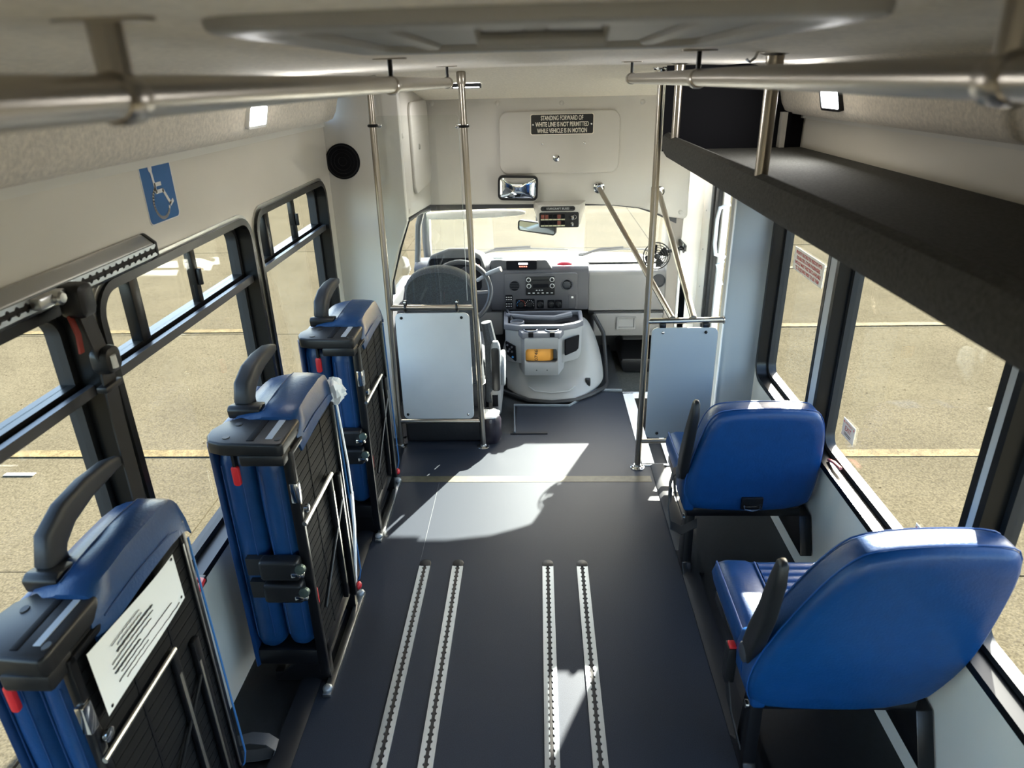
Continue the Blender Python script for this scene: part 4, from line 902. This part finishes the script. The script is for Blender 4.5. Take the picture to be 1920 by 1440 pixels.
for k in range(9):
    a = math.radians(200-k*27.5); m_ = mat('dial_blue', (.05,.25,.6), .4) if k < 4 else mat('dial_red', (.6,.1,.06), .4)
    MB().sphere((-.112+.027*math.cos(a), FY-.0065, .464+.027*math.sin(a)), .0032, 6, 4).build('dial_mark', m_, hv)
    MB().sphere((-.055+.027*math.cos(a), FY-.0065, .464+.027*math.sin(a)), .0022, 6, 4).build('dial_mark', WHITEP, hv)
for x, r in ((.016, .020), (.088, .019), (.137, .019)):
    MB().prism(rrect(x-.024, x+.024, .434, .492, .008), 'y', FY-.004, FY).build('socket_plate', BLK, bz)
    MB().lathe((x, FY-.004, .461), (0,-1,0), [(0,r), (.006,r), (.008,r*.8), (.018,r*.55), (.019,0)], 16).build('knob', BPLAS, bz)
MB().ring(rrect(.204, .254, .434, .524, .006), rrect(.208, .250, .438, .520, .004), 'y', FY-.003, FY).build('blank_plate', DGREY, bz)
MB().box(.222, .236, FY-.003, FY, .502, .514).build('button_print', WHITEP, bz)
# driver display, hood, pad
hd2 = MB().loft([[(-.31, 4.445, .690), (.10, 4.445, .690), (.06, 4.45, .757), (-.31, 4.45, .757)], [(-.31, 4.80, .66), (.16, 4.80, .66), (.10, 4.72, .715), (-.31, 4.72, .715)]]).build('instrument_hood', mat('hood_dark', (.05,.05,.055), .5), d, bevel=.012)
ds = MB().prism(rrect(-.205, -.005, .695, .755, .008), 'y', 4.438, 4.448).build('clock_display', BLK, hd2)
MB().box(-.125, -.065, 4.4365, 4.4385, .728, .740).build('display_digits', LEDG, ds)
for k in range(4): MB().box(-.12+.014*k, -.111+.014*k, 4.4365, 4.4385, .712, .720).build('display_icon', mat('icon_red', (.6,.1,.08), .4, emit=(1,.3,.2), estr=1), ds)
MB().box(-.29, -.225, 4.44, 4.50, .765, .780).build('memo_pad', PAPER, d, bevel=.002)
MB().tube([(.13, 4.46, .722), (.16, 4.45, .728), (.20, 4.45, .728), (.225, 4.46, .722)], [.006, .012, .012, .006], 10).build('warning_lamp', mat('red_lens', (.5,.03,.06), .25), d)
yz([(4.62, .6855), (4.94, .6495), (4.94, .655), (4.62, .691)], .35, .85).build('defrost_vent', mat('vent_dark', (.012,.013,.016), .5), d)
yz([(4.60, .692), (4.628, .690), (4.628, .698), (4.60, .70)], .34, .86).build('dash_lip', LGREY, d)
# passenger end vent
v = MB().lathe((.795, 4.452, .606), (0,-1,0), [(0,.045), (.006,.045), (.008,.038), (.004,.036), (.004,0)], 24).build('air_vent', GPLAS, d)

# instrument cluster, steering wheel, stalk
t = thing('steering_wheel', 'dark grey steering wheel half hidden by the partition post', 'steering wheel', (-.49, 4.12, .63))
Ms = Matrix.Translation((-.485, 4.13, .635)) @ Matrix.Rotation(math.radians(-28), 4, 'X')
MB().tube([(.192*math.cos(a), 0, .192*math.sin(a)) for a in [2*PI*k/40 for k in range(40)]], .0155, 10, closed=True).rot(Ms).build('rim', mat('wheel_grey', (.035,.037,.042), .4), t)
MB().lathe((0,.06,0), (0,-1,0), [(0,.07), (.03,.078), (.05,.06), (.055,0)], 24).rot(Ms).build('hub', DGREY, t)
for a in (0, 180, 250, 290):
    c_ = math.cos(math.radians(a)); s_ = math.sin(math.radians(a)); MB().tube([(.06*c_, .03, .06*s_), (.13*c_, .02, .13*s_), (.19*c_, 0, .19*s_)], [.018, .013, .013], 8).rot(Ms).build('spoke', DGREY, t)
MB().cyl((0,.05,0), (0,.34,-.02), .035).rot(Ms).build('column', DGREY, t)
MB().tube([(-.38, 4.20, .69), (-.30, 4.17, .745), (-.225, 4.15, .775)], [.011, .013, .017], 10).build('gear_lever', mat('lever_grey', (.2,.21,.23), .35), t)
t = d
MB().loft([[(-.74, 4.43, .70), (-.34, 4.43, .70), (-.37, 4.43, .80), (-.45, 4.43, .845), (-.58, 4.43, .845), (-.70, 4.43, .80)], [(-.76, 4.72, .66), (-.32, 4.72, .66), (-.36, 4.70, .75), (-.45, 4.68, .79), (-.58, 4.68, .79), (-.70, 4.70, .75)]]).build('cluster_hood', mat('cluster_fabric', (.07,.072,.075), .9, bump=.3, bscale=300), t, bevel=.02, seg=3)
MB().prism(rrect(-.71, -.37, .56, .78, .03), 'y', 4.425, 4.445).build('gauge_panel', BLK, t)
for x in (-.62, -.46): MB().lathe((x, 4.425, .67), (0,-1,0), [(0,.055), (.003,.055), (.003,0)], 20).build('gauge', mat('gauge_face', (.03,.03,.035), .3), t)
MB().box(-.42, -.38, 4.42, 4.426, .72, .735).build('gauge_digits', mat('icon_red', (.6,.1,.08), .4, emit=(1,.3,.2), estr=1), t)

# driver seat
t = thing('driver_seat', 'grey cloth driver seat with folded armrest behind the partition', 'seat', (-.53, 3.7, 0))
out = []
for a in range(0, 181, 12): out.append((-.525+.185*math.cos(math.radians(a)), .80+.14*abs(math.sin(math.radians(a)))**.8))
out = out + [(-.735, .50), (-.745, .20), (-.305, .20), (-.32, .50)]
L = []
for y, k in ((3.55, .86), (3.545, .95), (3.57, 1), (3.64, 1), (3.68, .95), (3.69, .85)):
    L.append([(-.525+(x+.525)*k, y + .10*(1-(z-.2)/.74)*0 - .06*(z-.5), .57+(z-.57)*k) for x, z in out])
bk = MB().loft(L).build('backrest', SEATF, t, ang=60)
MB().box(-.76, -.30, 3.62, 4.10, .26, .40).build('cushion', SEATF, t, bevel=.04, seg=4)
MB().box(-.75, -.30, 3.56, 4.02, .0, .26).build('pedestal', mat('pedestal_dark', (.03,.03,.033), .6), t, bevel=.01)
MB().box(-.285, -.215, 3.55, 3.95, .06, .24).build('seat_side_cover', LGREY, t, bevel=.025, seg=3)
MB().box(-.262, -.230, 3.545, 3.56, .13, .20).build('cover_pocket', BLK, t)
path = [((-.240, 3.62, .20), .020, .02), ((-.240, 3.60, .25), .026, .025), ((-.238, 3.58, .35), .028, .030), ((-.236, 3.56, .44), .028, .030), ((-.235, 3.55, .50), .024, .026), ((-.235, 3.55, .525), .014, .014)]
L = [[Vector(q) + Vector((u*wx, v*wy, 0)) for u, v in rrect(-1, 1, -1, 1, .5, 4)] for q, wx, wy in path]
ar = MB().loft(L).build('armrest', mat('arm_grey', (.22,.235,.25), .5), t, ang=60)
MB().prism(rrect(-.258, -.214, .235, .495, .015), 'y', 3.520, 3.545).build('armrest_pad', BPLAS, ar, bevel=.006)
MB().prism(rrect(3.58, 3.75, .22, .42, .07), 'x', -.215, -.190).build('armrest_pivot_cover', mat('arm_grey', (.22,.235,.25), .5), t, bevel=.008)
MB().tube([(-.285, 3.60, .62), (-.265, 3.60, .50), (-.262, 3.59, .38), (-.275, 3.58, .15)], [.03, .035, .035, .03], 10).build('side_bolster', SEATF, t)
t = thing('black_bag', 'black bag with white lining behind the bottom rail of the driver partition', 'bag', (-.5, 3.45, 0))
MB().box(-.735, -.235, 3.36, 3.50, .0, .155).build('bag_body', mat('bag_black', (.010,.010,.012), .55, bump=.5, bscale=25), t, bevel=.02, seg=3)
b = MB(); L = []
for z, r in ((0, .9), (.03, 1.05), (.08, 1), (.12, 1.02), (.15, .85)): L.append([(-.262+.055*r*math.cos(a)*(1+.05*math.sin(3*a)), 3.39+.06*r*math.sin(a), z) for a in [2*PI*k/16 for k in range(16)]])
b.loft(L).build('bag_end', mat('bag_purple_black', (.022,.018,.026), .3, bump=.5, bscale=30), t, ang=60)
b = MB(); L = []
for z, r in ((.148, .82), (.162, .95), (.175, .6), (.18, .1)): L.append([(-.268+.055*r*math.cos(a)*(1+.12*math.sin(4*a)), 3.39+.06*r*math.sin(a), z+.006*math.sin(3*a)) for a in [2*PI*k/16 for k in range(16)]])
b.loft(L).build('bag_lining', BAGW, t, ang=60)

# ================================================================== ENGINE COVER AND CONSOLE
t = thing('engine_cover', 'pale grey engine cover with a cup holder console between the cab seats', 'engine cover', (.1, 4.15, 0))
def sec(y, zt, hwt, hwb, cx=.085, n=16):
    out = []
    pts = [(-hwb, -.01), (-hwb*1.0, zt*.25), (-hwb*.97+ (hwb-hwt)*.3, zt*.6), (-hwt, zt*.92), (-hwt*.8, zt), (0, zt*1.02), (hwt*.8, zt), (hwt, zt*.92), (hwb*.97-(hwb-hwt)*.3, zt*.6), (hwb, zt*.25), (hwb, -.01)]
    return [(cx+x, y, z) for x, z in pts]
L = [sec(3.862, .004, .03, .09), sec(3.875, .03, .07, .13), sec(3.92, .065, .12, .19), sec(3.99, .085, .17, .25), sec(4.04, .115, .21, .29), sec(4.09, .19, .24, .325), sec(4.14, .28, .25, .345), sec(4.22, .38, .245, .345), sec(4.33, .415, .25, .345), sec(4.42, .40, .25, .345)]
ec = MB().loft([smooth_poly(l, 0) for l in L]).build('cover_shell', EGREY, t, ang=70)
m_ = ec.modifiers.new('subsurf', 'SUBSURF'); m_.levels = 2; m_.render_levels = 2
MB().tube([(-.06, 3.935, .078), (-.02, 3.905, .062), (.085, 3.89, .055), (.19, 3.905, .062), (.23, 3.94, .078)], .004, 6).build('moulded_step', mat('step_edge', (.33,.335,.33), .5), t)
MB().tube([(-.27, 4.10, .015), (-.24, 4.02, .015), (-.16, 3.95, .015), (-.06, 3.875, .012), (.085, 3.845, .012), (.23, 3.875, .012), (.33, 3.95, .015), (.42, 4.05, .015), (.445, 4.12, .015), (.45, 4.3, .12), (.435, 4.36, .28), (.37, 4.40, .395)], .014, 8).build('floor_seal', RUB, t)
for x, y in ((.315, 4.03), (-.215, 4.05)):
    cl = MB().box(x-.016, x+.016, y-.02, y+.005, .02, .095).build('cover_latch', BMET, t, bevel=.004)
    MB().box(x-.008, x+.010, y-.026, y-.018, .04, .09).build('latch_lever', BPLAS, cl, bevel=.002)
cs = t
LG = mat('console_grey', (.26,.265,.27), .5, bump=.05, bscale=400); DG = mat('console_dark', (.12,.125,.145), .5)
# front bin: frame with opening
fb = MB(); 
cs_prof = [(-.12, 4.09), (-.085, 3.955), (.125, 3.955), (.165, 4.09)]
fo = rrect(-.085, .125, .150, .395, .012, 4); fi = rrect(-.098+.02, .118, .235, .325, .02, 4)
MB().ring(fo, fi, 'y', 3.945, 3.965).build('bin_front', LG, cs, bevel=.003)
for x0, x1 in ((-.085, -.125), (.125, .170)):
    MB().add([(x0,3.95,.150),(x1,4.09,.150),(x1,4.09,.40),(x0,3.95,.395),(x0,3.965,.150),(x1*.97,4.10,.150),(x1*.97,4.10,.40),(x0,3.965,.395)], [(0,1,2,3),(4,5,6,7),(0,1,5,4),(1,2,6,5),(2,3,7,6),(3,0,4,7)]).build('bin_side', LG, cs, smooth=False)
MB().box(-.085, .125, 3.96, 4.08, .222, .232).build('bin_floor', DG, cs); MB().box(-.115, .16, 4.075, 4.085, .15, .40).build('bin_back', DG, cs); MB().box(-.085, .125, 3.96, 4.08, .150, .16).build('bin_base', LG, cs)
for x in (-.01, .055): MB().lathe((x, 3.945, .185), (0,-1,0), [(0,.004), (.001,0)], 8).build('screw_hole', BMET, cs)
# cup holder tray
tr = MB().prism([(-.098, 3.95), (.134, 3.95), (.158, 4.02), (.150, 4.10), (-.118, 4.10), (-.122, 4.02)], 'z', .385, .428).build('cup_tray', DG, cs, bevel=.008)
for x in (-.045, .085):
    cup = MB().lathe((x, 4.005, .4285), (0,0,1), [(0,.045), (.006,.045), (.007,.040), (.002,.038), (.0015,0)], 24).build('cup_ring', mat('cup_ring_grey', (.10,.12,.16), .4), tr)
    MB().lathe((x, 4.005, .430), (0,0,1), [(0,.036), (.0015,.036), (.0015,0)], 20).build('cup_well', BLK, cup)
    MB().box(x-.014, x+.016, 3.945, 3.99, .402, .4305).build('cup_notch', BLK, cup)
# wide rear body
MB().prism([(-.205, 4.06), (-.12, 4.02), (.15, 4.02), (.235, 4.07), (.275, 4.12), (.275, 4.32), (-.215, 4.32)], 'z', .20, .42).build('console_body', LG, cs, bevel=.012)
MB().ring([(-.212, 4.05), (-.12, 4.015), (.15, 4.015), (.24, 4.062), (.285, 4.115), (.285, 4.32), (-.222, 4.32)], [(-.185, 4.075), (-.115, 4.045), (.145, 4.045), (.225, 4.085), (.26, 4.13), (.26, 4.30), (-.195, 4.30)], 'z', .415, .452).build('tray_rim', DG, cs, bevel=.006)
MB().prism([(-.185, 4.075), (.225, 4.085), (.26, 4.13), (.26, 4.30), (-.195, 4.30)], 'z', .42, .425).build('tray_floor', BLK, cs)
MB().lathe((-.13, 4.11, .425), (0,0,1), [(0,.045), (.025,.045), (.027,.040), (.01,.038), (.01,0)], 20).build('cup_ring', DG, cs)
MB().tube([(-.20, 4.22, .455), (-.05, 4.16, .458), (.10, 4.145, .458), (.21, 4.19, .466)], [.014, .016, .016, .02], 8).build('tray_divider', DG, cs)
MB().tube([(-.225, 4.33, .46), (-.20, 4.26, .475), (-.17, 4.20, .455), (-.165, 4.16, .43)], .010, 8).build('cable', BMET, cs)
# side switch panel and right pocket
sw_ = MB().add([(-.208, 4.058, .33), (-.140, 4.024, .30), (-.140, 4.024, .215), (-.200, 4.054, .25)], [(0,1,2,3)]); sw_ = MB().prism([(-.205, .345), (-.142, .318), (-.138, .222), (-.196, .262)], 'y', 4.014, 4.03)
Mr = Matrix.Translation((-.17, 4.02, 0)) @ Matrix.Rotation(math.radians(-22), 4, 'Z') @ Matrix.Translation((.17, -4.02, 0))
so_ = sw_.rot(Mr).build('side_switch_panel', BLK, cs)
for k, (x, z) in enumerate(((-.19, .325), (-.175, .30), (-.16, .315), (-.16, .285), (-.185, .285), (-.155, .25))):
    MB().lathe((x, 4.013, z), (0,-1,0), [(0,.007), (.005,.006), (.006,0)], 10).rot(Mr).build('knob', mat('knob_chrome_dark', (.25,.26,.28), .3, .8) if k != 5 else mat('dial_blue', (.05,.25,.6), .4), so_)
Mr2 = Matrix.Translation((.2, 4.04, 0)) @ Matrix.Rotation(math.radians(28), 4, 'Z') @ Matrix.Translation((-.2, -4.04, 0))
MB().prism([(.158, .36), (.255, .375), (.250, .29), (.235, .275), (.158, .258)], 'y', 4.022, 4.034).rot(Mr2).build('side_pocket', BLK, cs)
t = thing('orange_envelope', 'orange padded envelope marked with numbers in the console bin', 'envelope', (.01, 3.99, .235))
L = []
for k, (x, dy) in enumerate(((-.078, 0), (-.03, -.008), (.03, -.010), (.075, -.004), (.095, .012))): L.append([(x, 3.985+dy, .234), (x, 3.982+dy*1.5, .28), (x, 3.992+dy, .335), (x, 4.0+dy, .335), (x, 4.0+dy, .234)])
MB().loft(L).build('envelope_body', ORANGE, t, bevel=.004)
text('handwriting', '0746', INK, t, (-.012, 3.967, .276), (0,0,1), (-1,0,0), .020, .075)
# footwell heater box and mat
t = thing('heater_box', 'black heater hose box in the passenger footwell', 'heater box', (.7, 4.6, -.1))
L = []
for z, x0 in ((-.06, .60), (-.02, .58), (.04, .575), (.07, .62), (.12, .60), (.2, .60)): L.append([(x0, 4.48+.3*(z > .05), z), (.90, 4.48+.3*(z > .05), z), (.90, 4.9, z), (x0, 4.9, z)])
MB().loft(L).build('box_shell', BPLAS, t, bevel=.02)
# fan
t = thing('dash_fan', 'small black wire cage fan beside the windscreen pillar', 'fan', (.732, 4.22, .83))
fc = Vector((.732, 4.225, .826)); R_ = .082
for r in (.082, .068, .054, .040, .026):
    MB().tube([(fc.x+r*math.cos(a), fc.y-.018*(1-(r/.082)**2)-.006, fc.z+r*math.sin(a)) for a in [2*PI*k/32 for k in range(32)]], .0022 if r < .08 else .004, 6, closed=True).build('cage_ring', BMET, t)
for k in range(10):
    a = 2*PI*k/10; MB().tube([(fc.x+r*math.cos(a+.9*(r-.01)/.08), fc.y-.018*(1-(r/.082)**2)-.006, fc.z+r*math.sin(a+.9*(r-.01)/.08)) for r in (.012, .03, .05, .068, .082)], .002, 5).build('cage_spoke', BMET, t)
MB().lathe((fc.x, fc.y-.028, fc.z), (0,1,0), [(0,.012), (.004,.018), (.05,.020), (.06,.015), (.061,0)], 16).build('motor', BPLAS, t)
for k in range(4):
    a = 2*PI*k/4+.4; L = []
    for r, wdt in ((.016, .25), (.04, .45), (.068, .42), (.072, .3)): L.append([(fc.x+r*math.cos(a+s_*wdt), fc.y+.008+.010*s_, fc.z+r*math.sin(a+s_*wdt)) for s_ in (-1, 0, 1)])
    MB().loft(L, caps=False, closed=False).build('blade', BPLAS, t)
MB().tube([(fc.x, fc.y+.03, fc.z), (.80, 4.25, .845), (.885, 4.25, .865)], .011, 10).build('mount_arm', BMET, t)
MB().lathe((.902, 4.25, .866), (-1,0,0), [(0,.03), (.006,.03), (.012,.016), (.03,.014)], 16).build('mount_base', BMET, t)
MB().box(.900, .914, 4.235, 4.425, .848, .884).build('mount_bracket', BMET, t)

# wipers and exterior mirror
for lb, pts in (('long black windscreen wiper on the driver side', [(-.45, 4.985, .655), (-.30, 4.95, .69), (-.05, 4.935, .705), (.22, 4.945, .692)]), ('long black windscreen wiper on the passenger side', [(.30, 4.99, .645), (.45, 4.96, .675), (.62, 4.945, .69), (.85, 4.955, .68)])):
    t = thing('wiper', lb, 'wiper', pts[0], 'windscreen wipers')
    MB().tube([Vector(q)+Vector((0,.02,.012)) for q in pts], .007, 6).build('blade', RUB, t)
    MB().tube([pts[0]] + [Vector(q)+Vector((0,.03,.022)) for q in pts[1:3]], [.012, .009, .008], 6).build('arm', BMET, t)
t = thing('door_mirror', 'silver backed exterior mirror outside the driver window', 'mirror', (-1.05, 4.25, .55))
MB().sphere((-1.03, 4.35, .72), .07, 16, 10, (.8, .5, 1.2)).build('housing', mat('mirror_shell', (.10,.10,.10), .4), t)
MB().prism([(-1.085+.055+.045*math.cos(a), .72+.068*math.sin(a)) for a in [2*PI*k/18 for k in range(18)]], 'y', 4.308, 4.318).build('mirror_glass', MIRROR, t)
MB().tube([(-1.03, 4.36, .72), (-.97, 4.4, .62), (-.93, 4.42, .58)], .014, 8).build('arm', BPLAS, t)

# ================================================================== OUTSIDE
g = sroot('ground', 'sunlit concrete yard outside the windows', (0, 5, -.72))
sl = None
for i in range(-6, 6):
    for jx in range(-5, 5):
        x0 = 1.89+4.05*jx; y0 = 7.15+4.05*i
        if sl is None:
            sl = MB().box(.006, 4.044, .006, 4.044, -.1, 0).build('slab', CONC, g, smooth=False); sl.location = (x0, y0, -.70); sl.matrix_parent_inverse = Matrix.Translation(-g.location)
        else:
            o = sl.copy(); C.objects.link(o); o.parent = g; o.matrix_parent_inverse = Matrix.Translation(-g.location); o.location = (x0, y0, -.70 + random.uniform(-.003, .003))
MB().box(-60, 60, -60, 80, -.84, -.79).build('subgrade', mat('joint_dirt', (.03,.025,.017), .9), g, smooth=False)
far = MB()
for a in ((-60, -18.4, -60, 80), (22.1, 60, -60, 80)): far.box(a[0], a[1], a[2], a[3], -.74, -.705)
far.box(-18.4, 22.1, 31.4, 80, -.74, -.705); far.box(-18.4, 22.1, -60, -17.2, -.74, -.705)
far.build('far_paving', CONC, g, smooth=False)
for y, x0, x1, lb in ((4.47, -7, -1.6, 'worn yellow parking line on the left, nearest the bus seats'), (4.45, 1.7, 7, 'worn yellow parking line on the right, nearest the bus seats'), (7.26, -7.5, -3.2, 'worn yellow parking line on the left along the slab joint'), (7.28, 2.2, 7.5, 'worn yellow parking line on the right along the slab joint'), (9.77, 3.2, 8, 'pale parking line farthest off on the right')):
    tag(MB().box(x0, x1, y-.05, y+.05, -.698, -.694).build('parking_line', YELL, None, smooth=False), lb, 'parking line', 'parking lines on the concrete')
tag(MB().box(-3.86, -3.64, 4.15, 4.19, -.698, -.693).build('paint_mark', mat('white_mark', (.2,.19,.17), .8), None, smooth=False), 'short white paint mark on the concrete at the left edge', 'paint mark')
